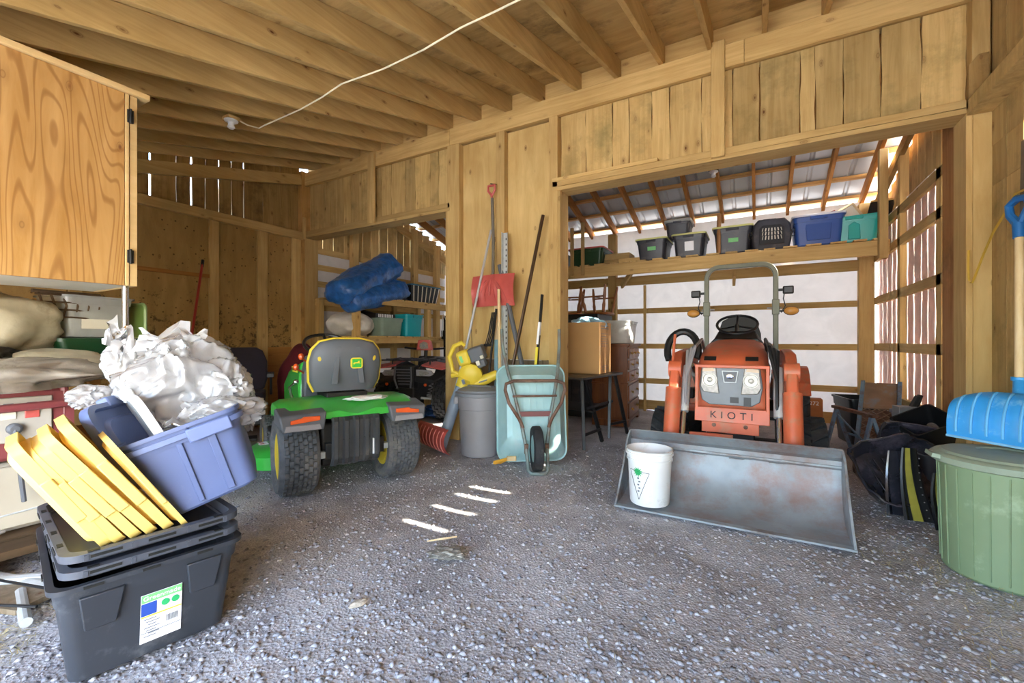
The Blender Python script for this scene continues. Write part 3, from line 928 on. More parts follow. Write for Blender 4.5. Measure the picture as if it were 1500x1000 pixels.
for s, x in ((-1, x0), (1, x1 + .0)):
    pl = bp[:8] + [(-1.50, .40), (-1.52, .475), (-1.60, .42), (-1.72, .25), (-1.86, .09)]
    mb = MB(); mb.prism(pl, lambda y, z, xx: (xx, y, z), x - .007, x + .007)
    part('side_plate', mb, STEELB, bk, .002)
mb = MB(); mb.box(x0 - .008, -1.935, .012, x1 + .008, -1.86, .024); part('cutting_edge', mb, STEELB, bk, .002)
mb = MB(); mb.bx((0, -1.515, .368), (1.31, .03, .014)); 
for x in (-.42, -.18, .06, .3): mb.bx((x, -1.512, .342), (.09, .014, .008))
part('ledge', mb, STEELB, bk, .002)
# loader arms
for s in (-1, 1):
    x = s * .41
    pts = [(x, .16, .98), (x, -.35, 1.03), (x, -.92, 1.0), (x, -1.06, .92), (x, -1.14, .74), (x, -1.34, .26)]
    mb = MB(); mb.path(pts, .075, .125, (1, 0, 0) if False else (0, -.6, 1)); a = part('loader_arm', mb, ORG, T, .012)
    mb = MB(); mb.tube([(x, -1.16, .78), (x, -1.34, .28)], .062, 14); mb.tube([(x - .05 * s, -1.06, .93), (x + .05 * s, -1.06, .93)], .07, 14); part('arm_sleeve', mb, ORG, a)
    mb = MB(); mb.box(x - .03, .06, .42, x + .03, .26, 1.08); mb.box(x - .05, .02, .40, x + .05, .32, .50); part('loader_tower', mb, ORG, T, .006)
    mb = MB(); xi = x - s * .085
    mb.tube([(xi, -1.0, .95), (xi, -1.2, .60)], .034, 12); cy = part('bucket_cylinder', mb, GALV, T)
    mb = MB(); mb.tube([(xi, -1.2, .60), (xi, -1.36, .28)], .018, 10); part('piston_rod', mb, CHROME, cy)
    mb = MB(); mb.tube([(xi, .05, .62), (xi, -.5, .86)], .035, 12); lc = part('lift_cylinder', mb, GALV, T)
    mb = MB(); mb.tube([(xi, -.5, .86), (xi, -.72, .95)], .018, 10); part('piston_rod', mb, CHROME, lc)
    mb = MB()
    for q in range(3):
        mb.tube([(xi - s * .03 * q, -.2, .98 + .02 * q), (xi - s * (.03 * q + .02), -.7, 1.10 + .04 * q), (xi - s * .03 * q, -1.0, 1.08 + .02 * q), (xi - s * .01, -1.14, .86), (xi - s * .01, -1.2, .62)], .013, 7)
    part('hydraulic_hose', mb, GREYP if s < 0 else BLK, T)
mb = MB(); mb.tube([(-.46, -1.25, .36), (-.43, -1.05, 1.06), (-.42, -1.02, 1.22)], .011, 7); part('level_rod', mb, ORG, T)
mb = MB(); mb.tube([(-.40 + .13 * math.cos(a), -.75 + .05 * math.sin(a), 1.08 + .17 * math.sin(a)) for a in np.linspace(-.4, 3.7, 16)], .032, 9); part('hydraulic_hose', mb, BLK, T)
mb = MB(); mb.bx((0, -1.33, .40), (.82, .03, .07)); mb.bx((-.12, -1.315, .44), (.30, .04, .05)); mb.bx((.0, -1.30, .355), (.84, .04, .035)); part('crossbar', mb, ORG, T, .004)
# grille guard
mb = MB()
for p, q in (((-.235, -1.17, .55), (-.235, -1.15, .965)), ((.255, -1.17, .55), (.255, -1.15, .965)), ((-.248, -1.15, .965), (.268, -1.15, .965))):
    mb.bar(p, q, .024, .024, (0, 1, 0))
g = part('grille_guard', mb, ORG, T, .004)
mb = MB(); mb.add([(-.248, -1.195, .535), (.268, -1.195, .535), (.268, -1.175, .645), (-.248, -1.175, .645), (-.248, -1.16, .535), (.268, -1.16, .535), (.268, -1.15, .645), (-.248, -1.15, .645)], [(0, 1, 2, 3), (4, 7, 6, 5), (0, 4, 5, 1), (3, 2, 6, 7), (0, 3, 7, 4), (1, 5, 6, 2)])
mb.bx((0, -1.13, .49), (.40, .05, .09))
gp_ = part('guard_plate', mb, ORG, g, .004)
for x in (-.11, .11):
    mb = MB(); mb.tube([(x, -1.162, .505), (x, -1.15, .505)], .016, 8); part('bolt', mb, RUST, g)
text('lettering', 'KIOTI', .075, INK, g, frameM((.012, -1.1905, .588), (1, 0, 0), (0, .18, 1)), .0015, font_scale=1.7)
# hood
secs = [(-1.075, .20, .60, .90), (-1.06, .235, .57, .97), (-1.00, .25, .56, 1.03), (-.85, .262, .58, 1.085), (-.6, .27, .62, 1.13), (-.3, .27, .66, 1.165), (-.05, .262, .68, 1.185)]
rings = []
for y, hw, zb, zt in secs:
    r_ = []
    for x, z in [(-hw, zb), (-hw * 1.03, zb + (zt - zb) * .4), (-hw, zb + (zt - zb) * .75), (-hw * .88, zb + (zt - zb) * .92), (-hw * .6, zt - .008), (0, zt), (hw * .6, zt - .008), (hw * .88, zb + (zt - zb) * .92), (hw, zb + (zt - zb) * .75), (hw * 1.03, zb + (zt - zb) * .4), (hw, zb)]:
        r_.append((x, y, z))
    rings.append(r_)
mb = MB(); mb.loft(rings); hood = part('hood', mb, ORG, T, 0, 50)
mb = MB()
gr = [(-.205, .965), (.205, .965), (.225, .80), (.205, .69), (.15, .655), (-.15, .655), (-.205, .69), (-.225, .80)]
mb.prism(gr, lambda x, z, y: (x, y, z), -1.092, -1.06); grl = part('grille', mb, pm('grille_grey', '6c7074', .45, .2, var=.2), hood, .006)
for s in (-1, 1):
    mb = MB(); mb.prism([(s * .10, .955), (s * .20, .945), (s * .215, .80), (s * .19, .755), (s * .075, .745)], lambda x, z, y: (x, y, z), -1.108, -1.085)
    hl = part('headlamp', mb, LENS, hood, .006)
    mb = MB(); mb.lathe([(.058, 0), (.056, .010), (.050, .010), (.046, .003), (.02, .002), (.018, .008), (.010, .012)], 18, Matrix.Translation((s * .145, -1.106, .855)) @ Matrix.Rotation(PI / 2, 4, 'X')); part('bulb_reflector', mb, pm('reflector_glass', 'b8b5ac', .25, .1, var=.12, scale=60), hl)
    mb = MB(); mb.prism([(s * .12, .955), (s * .195, .945), (s * .20, .92), (s * .11, .925)], lambda x, z, y: (x, y, z), -1.1105, -1.106); part('turn_signal', mb, pm('pale_amber_lens', 'bfa27c', .25), hl)
mb = MB(); mb.prism([(-.06, .93), (.06, .93), (.045, .835), (-.045, .835)], lambda x, z, y: (x, y, z), -1.104, -1.088); bd = part('badge_surround', mb, GALV, hood, .003)
mb = MB(); mb.prism([(-.052, .923), (.052, .923), (.038, .842), (-.038, .842)], lambda x, z, y: (x, y, z), -1.106, -1.10); part('badge_panel', mb, GREYD, bd)
mb = MB(); mb.lathe([(.028, 0), (.028, .004), (.022, .006)], 20, Matrix.Translation((0, -1.105, .885)) @ Matrix.Scale(.72, 4, (0, 0, 1)) @ Matrix.Rotation(PI / 2, 4, 'X')); part('badge', mb, CHROME, bd)
mb = MB()
for x in (-.015, 0, .015): mb.bx((x, -1.112, .885), (.006, .002, .022))
part('badge_emblem', mb, BLU, bd)
for c, d in (((.03, -1.094, .70), (.06, .006, .045)), ((-.12, -1.094, .76), (.02, .006, .012)), ((.12, -1.094, .69), (.05, .008, .07))): part('grille_fitting', MB().bx(c, d), BLK, hood)
for s in (-1, 1):
    mb = MB(); mb.bx((s * .15, -1.005, 1.022), (.09, .05, .006), (.6, 0, 0)); part('hood_vent', mb, IRON, hood)
    mb = MB(); mb.bx((s * .276, -.5, .92), (.008, .5, .08)); part('side_louvre', mb, BLK, hood)
# chassis, engine, axles
mb = MB(); mb.box(-.17, -1.08, .34, .17, 1.0, .60); mb.box(-.14, -.3, .28, .14, 1.05, .66); mb.box(-.25, -1.0, .56, .25, -.1, .64); part('chassis', mb, IRON, T, .01)
mb = MB(); mb.box(-.5, -.66, .235, .5, -.54, .32); mb.tube([(-.56, -.6, .265), (.56, -.6, .265)], .05, 10); part('front_axle', mb, IRON, T, .01)
mb = MB(); mb.tube([(-.45, .80, .42), (.45, .80, .42)], .09, 12); part('rear_axle', mb, IRON, T)
for s in (-1, 1):
    tire(T, 'front_wheel', (s * .555, -.6, .265), .255, .23, .13, RUB, ORG, lug='ag')
    tire(T, 'rear_wheel', (s * .51, .80, .42), .41, .30, .22, RUB, ORG, lug='ag')
    mb = MB()
    for k in range(8):
        a0, a1 = R(20 + 17 * k), R(20 + 17 * (k + 1))
        mb.loft([[(s * .34, .80 + .47 * math.cos(a), .42 + .47 * math.sin(a)), (s * .66, .80 + .47 * math.cos(a), .42 + .47 * math.sin(a)), (s * .66, .80 + .455 * math.cos(a), .42 + .455 * math.sin(a)), (s * .34, .80 + .455 * math.cos(a), .42 + .455 * math.sin(a))] for a in (a0, a1)])
    mb.box(s * .34 - .01, .5, .55, s * .34 + .01, 1.2, .82)
    part('fender', mb, ORG, T)
    mb = MB(); mb.box(min(s * .2, s * .5), -.05, .40, max(s * .2, s * .5), .42, .43); part('foot_plate', mb, BLK, T, .004)
    mb = MB(); mb.bx((s * .33, -.72, .70), (.05, .14, .09)); part('headlight_bracket', mb, pm('tan_box', 'b59a70', .6) if s > 0 else IRON, T, .004)
mb = MB(); mb.loft([[(-.25, -.06, .62), (.25, -.06, .62), (.25, -.06, 1.13), (.19, -.06, 1.19), (-.19, -.06, 1.19), (-.25, -.06, 1.13)], [(-.2, .10, .62), (.2, .10, .62), (.22, .16, 1.13), (.17, .14, 1.27), (-.17, .14, 1.27), (-.22, .16, 1.13)]]); part('dashboard', mb, BLK, T, .01)
mb = MB(); mw = Matrix.Translation((0, .22, 1.34)) @ Matrix.Rotation(R(32), 4, 'X')
mb.tube([mw @ Vector((.19 * math.cos(a), .19 * math.sin(a), 0)) for a in np.linspace(0, 2 * PI, 28)[:-1]], .014, 8, True)
for a in (R(90), R(210), R(330)): mb.tube([mw @ Vector((0, 0, -.02)), mw @ Vector((.19 * math.cos(a), .19 * math.sin(a), 0))], .011, 6)
mb.tube([(0, .12, 1.2), mw @ Vector((0, 0, -.01))], .022, 8); part('steering_wheel', mb, BLK, T)
mb = MB(); mb.loft([rr(.46, .42, .1, 5, z) for z in (.84, .92, .95)]); mb.v = [(x, y + .60, z) for x, y, z in mb.v]; part('seat', mb, BLK, T, .01)
mb = MB(); mb.loft([[(x * k, .80 + .10 * (z - .9), z) for x, z in ((-.22, .92), (.22, .92), (.235, 1.1), (.225, 1.25), (.18, 1.40), (.08, 1.455), (-.08, 1.455), (-.18, 1.40), (-.225, 1.25), (-.235, 1.1))] for k in (.9,)] + [[(x, .74 + .10 * (z - .9) + dy, z) for x, z in ((-.22, .92), (.22, .92), (.235, 1.1), (.225, 1.25), (.18, 1.40), (.08, 1.455), (-.08, 1.455), (-.18, 1.40), (-.225, 1.25), (-.235, 1.1))] for dy in (0, )]); part('backrest', mb, BLK, T, .012)
# roll bar
mb = MB(); hw = .375
pts = [(-hw, 1.1, .60), (-hw, 1.1, 1.95)] + [(-hw + .14 - .14 * math.cos(a), 1.1, 1.95 + .14 * math.sin(a)) for a in np.linspace(.2, PI / 2, 6)] + [(hw - .14 + .14 * math.sin(a), 1.1, 1.95 + .14 * math.cos(a)) for a in np.linspace(0, PI / 2 - .2, 6)] + [(hw, 1.1, 1.95), (hw, 1.1, .60)]
mb.path(pts, .055, .055, (0, 1, 0)); rb = part('roll_bar', mb, ROPSM, T, .008)
for s in (-1, 1):
    mb = MB(); mb.box(s * hw - .038, 1.06, 1.48, s * hw + .038, 1.14, 1.66); part('fold_bracket', mb, ROPSM, rb, .006)
    mb = MB(); mb.tube([(s * (hw - .09), 1.1, 1.56), (s * (hw + .06), 1.1, 1.56)], .009, 6); part('pin', mb, GALV, rb)
    mb = MB(); mb.sph((s * .53, 1.08, 1.52), (.072, .03, .048), 16, 10); al = part('amber_light', mb, AMB, T)
    mb = MB(); mb.bar((s * .40, 1.1, 1.52), (s * .49, 1.1, 1.52), .02, .02); mb.lathe([(.075, 0), (.078, .012), (.06, .014)], 18, Matrix.Translation((s * .53, 1.09, 1.52)) @ Matrix.Scale(.68, 4, (0, 0, 1)) @ Matrix.Rotation(-PI / 2, 4, 'X')); part('light_housing', mb, IRON, al)
    mb = MB(); mb.box(s * .50 - .055, 1.06, 1.72, s * .50 + .055, 1.12, 1.81); wlp = part('work_lamp', mb, IRON, T, .012)
    mb = MB(); mb.box(s * .50 - .04, 1.052, 1.735, s * .50 + .04, 1.06, 1.795); part('lamp_lens', mb, GREYD, wlp)
    mb = MB(); mb.bar((s * .40, 1.1, 1.77), (s * .46, 1.1, 1.77), .02, .03); mb.tube([(s * .46, 1.05, 1.73), (s * .45, 1.05, 1.66), (s * .47, 1.06, 1.58), (s * .43, 1.08, 1.5)], .006, 6); part('lamp_cable', mb, BLK, wlp)

# ---------------------------------------------------------------- white pail in the bucket
T = thing('pail', 'white plastic pail with printed triangle and green leaf, standing in the loader bucket', 'pail', (-.66, 3.105, .042))
mb = MB(); mb.lathe([(.128, 0), (.132, .01), (.146, .30), (.155, .30), (.155, .312), (.149, .313), (.150, .335), (.160, .337), (.160, .352), (.151, .353), (.152, .366), (.158, .372), (.150, .374), (.145, .366), (.128, .012)], 40, None, True, True)
part('bucket', mb, WHT, T)
mb = MB(); mb.tube([(.157 * math.cos(a), .157 * math.sin(a), .32 - .05 * math.sin((a - .8) / (3.9 - .8) * PI)) for a in np.linspace(R(200), R(340), 14)], .003, 6)
def onp(a, z, r=.1): return ((.1335 + .044 * z) * math.cos(a), (.1335 + .044 * z) * math.sin(a), z)
mb = MB()
a0 = R(-108)
tri = [(a0 - .52, .24), (a0 + .52, .232), (a0 + .0, .045)]
for i in range(3):
    p, q = tri[i], tri[(i + 1) % 3]
    mb.tube([onp(p[0] + (q[0] - p[0]) * k / 10, p[1] + (q[1] - p[1]) * k / 10) for k in range(11)], .0016, 5)
part('printed_triangle', mb, INK, T)
mb = MB()
leaf = []
for k in range(22):
    a = 2 * PI * k / 22
    rr_ = .034 if k % 2 else .018
    leaf.append(onp(a0 - .03 + rr_ * math.cos(a) / .13, .232 + rr_ * math.sin(a)))
mb.loft([[tuple(Vector(p) * 1.0) for p in leaf], [tuple(Vector((p[0] * 1.012, p[1] * 1.012, p[2]))) for p in leaf]])
part('printed_leaf', mb, GRN, T)
mb = MB()
for k in range(5): mb.bx(onp(a0 - .02 + .06 * (k % 2), .19 - .022 * k), (.012, .004, .008), (0, 0, a0 + PI / 2))
part('printed_text', mb, INKG, T)

# ---------------------------------------------------------------- green ride-on mower
T = thing('ride_on_mower', 'green and yellow ride-on mower seen from behind', 'mower', (-2.92, 2.40, 0), R(65.4))
for s in (-1, 1):
    tire(T, 'rear_wheel', (s * .39, 0, .300), .292, .27, .18, RUBM, YELM, lug='turf', rim_depth=.85)
    tire(T, 'front_wheel', (s * .40, 1.25, .215), .205, .17, .11, RUBM, YELM, lug='turf', rim_depth=.5)
mb = MB(); mb.tube([(-.36, 0, .30), (.36, 0, .30)], .035, 10); mb.box(-.36, -.06, .25, -.24, .06, .35); mb.box(.24, -.06, .25, .36, .06, .35); part('rear_axle', mb, pm('axle_paint', 'c8c2a8', .5), T, .004)
mb = MB(); mb.box(-.22, -.25, .28, .22, 1.35, .40); mb.box(-.36, 1.2, .2, .36, 1.3, .27); part('frame', mb, IRON, T, .006)
mb = MB(); mb.box(-.24, -.2, .22, -.15, .2, .55); mb.box(-.15, -.15, .25, .15, .25, .5); part('transaxle', mb, IRON, T, .02)
# fender deck: an arched green shell
secs = [(-.30, .30, .625, .05), (-.22, .50, .655, .0), (-.05, .52, .69, .02), (.2, .52, .69, .02), (.42, .50, .64, .0)]
rings = []
for y, hw, z, dz in secs:
    r_ = [(-hw, y, z - .10), (-hw, y, z - .015), (-hw * .9, y, z + .012), (-hw * .45, y, z + .022), (0, y, z - .012 if y < -.1 else z + .03), (hw * .45, y, z + .022), (hw * .9, y, z + .012), (hw, y, z - .015), (hw, y, z - .10),
          (hw * .95, y, z - .10), (hw * .93, y, z - .03), (0, y, z - .045), (-hw * .93, y, z - .03), (-hw * .95, y, z - .10)]
    rings.append(r_)
mb = MB(); mb.loft(rings); part('fender_deck', mb, GREEN, T, .008, 60)
for s in (-1, 1):
    mb = MB(); mb.loft([[(s * .25, -.36, .53), (s * .52, -.36, .53), (s * .54, -.34, .64), (s * .23, -.34, .655)], [(s * .24, -.12, .60), (s * .545, -.12, .57), (s * .545, -.12, .675), (s * .24, -.12, .69)]])
    c = part('fender_end', mb, GREYD, T, .012)
    mb = MB(); mb.prism([(s * .28, .60), (s * .47, .585), (s * .47, .61), (s * .40, .622), (s * .385, .632), (s * .28, .63)], lambda x, z, y: (x, y, z), -.362, -.345); part('reflector', mb, ORGR, c, .003)
    mb = MB(); mb.prism([(s * .27, .535), (s * .51, .535), (s * .50, .575), (s * .28, .575)], lambda x, z, y: (x, y, z), -.364, -.35); part('end_panel', mb, GREYP, c, .003)
# ribbed rear cover plate
mb = MB()
prof = []
for k in range(5):
    x = -.17 + .075 * k
    prof += [(x - .024, 0), (x - .014, .022), (x + .014, .022), (x + .024, 0)]
prof = [(-.19, 0)] + prof + [(.16, 0)]
rings = []
for z, d in ((.60, .02), (.575, 0), (.30, 0), (.255, .03), (.235, .07)):
    rings.append([(x, -.335 + d - h, z) for x, h in prof] + [(.16, -.30 + d, z), (-.19, -.30 + d, z)])
mb.loft(rings)
cvr = part('rear_cover', mb, pm('cover_plastic', '3c3e40', .42, var=.2, dirt='5a5854', dscale=5, damt=.25), T, 0, 18)
mb = MB(); mb.box(.10, -.345, .30, .135, -.33, .42); part('warning_sticker', mb, WHI, cvr)
mb = MB(); mb.bx((-.095, -.35, .44), (.05, .004, .006)); mb.bx((.055, -.35, .44), (.05, .004, .006)); part('slot', mb, INK, cvr)
mb = MB(); mb.box(-.30, -.24, .29, -.17, -.18, .34); mb.box(.16, -.24, .30, .30, -.18, .345); part('hitch_bracket', mb, GALV, T, .005)
# seat
def seatsec(y, w, z): return [(-w, y, z)]
out = [(-.235, .76), (-.275, .84), (-.285, 1.0), (-.265, 1.09), (-.21, 1.155), (-.10, 1.18), (.10, 1.18), (.21, 1.155), (.265, 1.09), (.285, 1.0), (.275, .84), (.235, .76)]
mb = MB(); mb.loft([[(x * k, y0_ + (z - .76) * -.18 + 0, (z - .76) * k2 + .76) for x, z in out] for y0_, k, k2 in ((.20, .86, .95), (.12, 1, 1), (.06, .99, 1.0), (.035, .90, .95), (.02, .6, .72))])
st = part('seat_back', mb, SEATG, T, 0, 50)
mb = MB(); pts = [(x * 1.0, .09 + (z - .76) * -.18, z) for x, z in out]
mb.tube(pts[0:12], .015, 8); part('piping', mb, YELM, st)
for s in (-1, 1):
    mb = MB(); mb.sph((s * .205, .035 - .05, 1.03), (.028, .015, .035), 10, 8); part('seat_knob', mb, YELM, st)
mb = MB(); mb.loft([[(x, -.045 + dy, z) for x, z in ((-.13, .82), (-.085, .82), (-.06, 1.12), (-.09, 1.12))] for dy in (0.03, -.004)]); mb.loft([[(x, -.045 + dy, z) for x, z in ((.085, .82), (.13, .82), (.09, 1.12), (.06, 1.12))] for dy in (.03, -.004)]); part('seat_rib', mb, SEATG, st, .003)
mb = MB(); mb.loft([[(p[0] * .5 , -.045, p[1] * .5 + .985) for p in [(q[0], q[1]) for q in [( (a), (b)) for a, b, c in rr(.125, .125, .03, 4)]]], [(p[0] * .5, -.058, p[1] * .5 + .985) for p in [(a, b) for a, b, c in rr(.125, .125, .03, 4)]]])
mb.v = [(x * 1.5 + .06, y - .006, (z - .985) * 1.4 + .985) for x, y, z in mb.v]
bdg = part('seat_badge', mb, DECY, st)
mb = MB(); mb.prism([(x * 1.3 + .06, z * 1.2 + .985) for x, z in [(-.028, -.028), (.028, -.028), (.028, .028), (-.028, .028)]], lambda x, z, y: (x, y, z), -.0665, -.063); part('badge_ground', mb, GREEN, bdg, .004)
deer = [(-.022, -.002), (-.012, .004), (.004, .005), (.010, .013), (.020, .012), (.013, .006), (.022, -.004), (.012, -.002), (.006, -.002), (-.008, -.002), (-.020, -.014), (-.014, -.004)]
mb = MB(); mb.prism([(x * 1.45 + .058, z * 1.4 + .985) for x, z in deer], lambda x, z, y: (x, y, z), -.0685, -.066); part('leaping_deer', mb, DECY, bdg)
mb = MB(); mb.loft([rr(.46, .44, .1, 5, z) for z in (.75, .79, .83)]); mb.v = [(x, y + .28, z) for x, y, z in mb.v]; part('seat_cushion', mb, SEATG, T, .01)
mb = MB(); mb.box(-.16, -.02, .68, .16, .34, .75); part('seat_bracket', mb, IRON, T, .006)
mb = blob((.12, -.12, .705), (.17, .07, .02), 4, .4, 3, 3); mb2 = part('white_rag', mb, WHT, T)
# dash tower, steering wheel, hood, levers, cutting deck
mb = MB(); mb.loft([[(-.25, .58, .45), (.25, .58, .45), (.25, 1.5, .40), (-.25, 1.5, .40)], [(-.26, .62, .75), (.26, .62, .75), (.25, 1.55, .70), (-.25, 1.55, .70)], [(-.23, .66, .98), (.23, .66, .98), (.20, 1.5, .86), (-.20, 1.5, .86)]]); hd = part('hood', mb, GREEN, T, .03)
mb = MB(); mb.loft([[(-.24, .50, .50), (.24, .50, .50), (.24, .60, .50), (-.24, .60, .50)], [(-.23, .50, .9), (.23, .50, .9), (.23, .68, .9), (-.23, .68, .9)], [(-.19, .58, 1.03), (.19, .58, 1.03), (.19, .72, 1.03), (-.19, .72, 1.03)]]); part('dashboard', mb, GREYD, T, .015)
mb = MB(); mb.bx((-.262, .80, .90), (.006, .26, .05), (0, R(-8), 0)); dc = part('decal', mb, DECY, hd)
text('lettering', 'JOHN DEERE', .035, INK, hd, frameM((-.2665, .80, .90), (0, -1, 0), (-.13, 0, 1)), .0005)
for q, z in ((-.27, 1.02), (-.31, .93)):
    mb = MB(); mb.tube([(q + .08, .54, z - .05), (q, .44, z + .0)], .008, 6); mb.sph((q, .43, z + .01), (.024, .028, .030), 8, 6); part('orange_knob', mb, ORGR, T)
mb = MB(); ms = Matrix.Translation((-.02, .58, 1.13)) @ Matrix.Rotation(R(28), 4, 'X')
mb.tube([ms @ Vector((.2 * math.cos(a), .2 * math.sin(a), 0)) for a in np.linspace(0, 2 * PI, 30)[:-1]], .015, 8, True)
for a in (R(90), R(210), R(330)): mb.tube([ms @ Vector((0, 0, -.02)), ms @ Vector((.2 * math.cos(a), .2 * math.sin(a), 0))], .013, 6)
mb.tube([(-.02, .66, 1.0), ms @ Vector((0, 0, -.02))], .025, 8); part('steering_wheel', mb, BLK, T)
mb = MB(); mb.tube([(-.34, .32, .62), (-.38, .30, .78), (-.34, .24, .83)], .011, 7); mb.sph((-.34, .24, .83), .022, 8, 6); part('lift_lever', mb, CHROME, T)
mb = MB(); mb.box(-.48, .35, .36, .48, .85, .39); part('foot_rest', mb, BLK, T, .006)
mb = MB(); mb.loft([rr(1.28, .62, .2, 6, z) for z in (.10, .20)] + [rr(1.2, .54, .18, 6, .235), rr(.9, .36, .15, 6, .25)]); mb.v = [(x, y + .68, z) for x, y, z in mb.v]; dk = part('cutting_deck', mb, GREEN, T)
mb = MB(); mb.lathe([(.07, 0), (.07, .10), (.05, .14), (.02, .15)], 16, Matrix.Translation((-.42, .62, .245))); mb.lathe([(.07, 0), (.07, .10), (.05, .14)], 16, Matrix.Translation((.42, .62, .245))); part('spindle_cover', mb, GREYD, dk)
for k in range(2):
    mb = MB(); mb.bx((-.52, .82 - .07 * k, .249), (.07, .05, .003), (0, 0, .2)); part('warning_sticker', mb, WHI, dk)
    mb = MB(); mb.bx((-.53, .825 - .07 * k, .2515), (.03, .03, .002), (0, 0, .2)); part('red_print', mb, REDP, dk)

# ---------------------------------------------------------------- foreground: tote stack on the left
ty = -.19
BT = thing('storage_tote', 'big charcoal plastic tote with a paper label, bottom of the foreground stack', 'tote', (-2.275, .80, 0), ty)
b = tote_parts(BT, .76, .52, .36, TOTEK, .86, rib=False, handle=False)
# raised panels and the rim slots on the near end
for ya, yb in ((-.205, -.09), (.085, .20)):
    mb = MB(); mb.loft([[(.385 - .0005, ya + .015, .19), (.385, yb - .02, .19), (.392, yb, .315), (.392, ya, .315)], [(.37, ya + .015, .19), (.37, yb - .02, .19), (.37, yb, .315), (.37, ya, .315)]])
    mb.v = [(x - (.32 - z) * .15 + .003, y, z) for x, y, z in mb.v]
    part('grip_panel', mb, TOTEK, BT, .004)
for y in (-.17, -.02, .14): part('rim_slot', MB().bx((.3985, y, .350), (.006, .05, .008)), INK, BT)
for x in (-.2, 0, .2): part('rim_slot', MB().bx((x, -.279, .350), (.05, .006, .008)), INK, BT)
def facepoint(y, z, e=.0): return (.38 * (.86 + .14 * z / .36) + .004 + e, y, z)
def facequad(y0, y1, z0, z1, e=.001):
    m = MB(); a = [facepoint(y0, z0, e), facepoint(y1, z0, e), facepoint(y1, z1, e), facepoint(y0, z1, e)]
    m.loft([a, [(x - .003, y, z) for x, y, z in a]]); return m
lab = part('paper_label', facequad(-.045, .075, .06, .245, .003), WHI, BT)
part('label_band', facequad(-.044, .074, .215, .244, .0045), LGRN, lab)
part('label_blue_box', facequad(-.044, .0, .165, .212, .0045), BLU, lab)
for q in (.025, .055):
    m_ = MB(); c = facepoint(q, .195, .0045); m_.lathe([(.012, 0), (.012, .002)], 14, Matrix.Translation(c) @ Matrix.Rotation(PI / 2, 4, 'Y')); part('label_seal', m_, GRN, lab)
part('label_stripe', facequad(-.044, .074, .158, .163, .0045), DECY, lab)
m_ = MB()
for k in range(7):
    z = .15 - .011 * k
    q = facequad(-.035 + .006 * (k % 3), .0 + .01 * (k % 2), z - .003, z, .0045); m_.add(q.v, q.f)
for k in range(9):
    q = facequad(.03 + .004 * k, .032 + .004 * k, .115, .14, .0045); m_.add(q.v, q.f)
q = facequad(-.044, .074, .096, .098, .0045); m_.add(q.v, q.f)
part('label_print', m_, INKG, lab)
slope = (.14 * .38 / .36, 0, 1)
text('lettering', 'Greenmade', .023, WHI, BT, frameM(facepoint(.015, .230, .006), (0, 1, 0), slope), .0004)
# two open tray lids on top of it
def tray_lid(loc, rz, label):
    t = thing('tote_lid', label, 'lid', loc, rz, None)
    m = MB(); L, Wd = .72, .47
    m.loft([rr(L * .92, Wd * .92, .05, 5, 0), rr(L * .95, Wd * .95, .05, 5, .02), rr(L, Wd, .05, 5, .022), rr(L + .05, Wd + .05, .06, 5, .024), rr(L + .05, Wd + .05, .06, 5, .048), rr(L, Wd, .05, 5, .05), rr(L * .96, Wd * .96, .05, 5, .012), rr(L * .7, Wd * .6, .05, 5, .012)])
    part('tray', m, LIDK, t)
    sl = [((L / 2 + .0255, y, .036), (.004, .08, .009)) for y in (-.15, .0, .15)]
    for x in (-.24, -.08, .08, .24): sl += [((x, -Wd / 2 - .0255, .036), (.07, .004, .009)), ((x, -Wd / 2 - .012, .0495), (.035, .015, .003))]
    sl += [((L / 2 + .012, y, .0495), (.016, .03, .003)) for y in (-.18, .18)]
    for c, d in sl: part('slot', MB().bx(c, d), INK, t)
    for y in (-.2, -.08, .08, .2): part('rib', MB().bx((L / 2 + .026, y, .034), (.004, .012, .02)), LIDK, t)
    return t
tray_lid((-2.262, .80, .362), -.17, 'charcoal tote lid lying directly on the big labelled tote')
tray_lid((-2.268, .795, .414), -.15, 'upper charcoal tote lid, with the yellow lids standing on it')
# yellow lids leaning like files in a rack
yl = ['nearest yellow lid of the leaning row, farthest from the blue tote', 'second yellow lid in the leaning row, counted from the white cabinet side', 'third yellow lid in the leaning row, middle one with a plain broad edge', 'fourth yellow lid in the leaning row, standing a little taller', 'fifth yellow lid in the leaning row, tallest of them', 'last thin yellow lid of the row, against the blue tote']
def lid_thing(loc, rot, label, mat, L=.30, Hh=.44, th=.032, group=None):
    t = thing('tote_lid', label, 'lid', loc, rot, group)
    m = MB(); f = lambda pts, y: [(p[0], y, p[1] + Hh / 2) for p in pts]
    m.loft([f(rr(L * .8, Hh * .82, .04, 4), -.004), f(rr(L * .86, Hh * .88, .04, 4), th * .3), f(rr(L, Hh, .04, 4), th * .3), f(rr(L, Hh, .04, 4), th), f(rr(L * .96, Hh * .97, .04, 4), th), f(rr(L * .9, Hh * .92, .04, 4), th * .45), f(rr(L * .4, Hh * .4, .04, 4), th * .45)])
    part('panel', m, mat, t)
    m = MB()
    m.box(L / 2 - .004, th * .25, Hh * .3, L / 2 + .008, th * 1.02, Hh * .68)
    part('grip_edge', m, mat, t, .004)
    return t
for k, (y, roll, hh) in enumerate(((-.15, .52, .45), (-.115, .56, .43), (-.07, .58, .45), (-.025, .60, .49), (.025, .58, .52), (.085, .55, .45))):
    p = Vector((-2.268, .795, .432)) + Matrix.Rotation(-.17, 3, 'Z') @ Vector((.19, y, 0))
    lid_thing(tuple(p), (roll, 0, -.2), yl[k], YEL, .30, hh, .044 if k < 5 else .026, None)
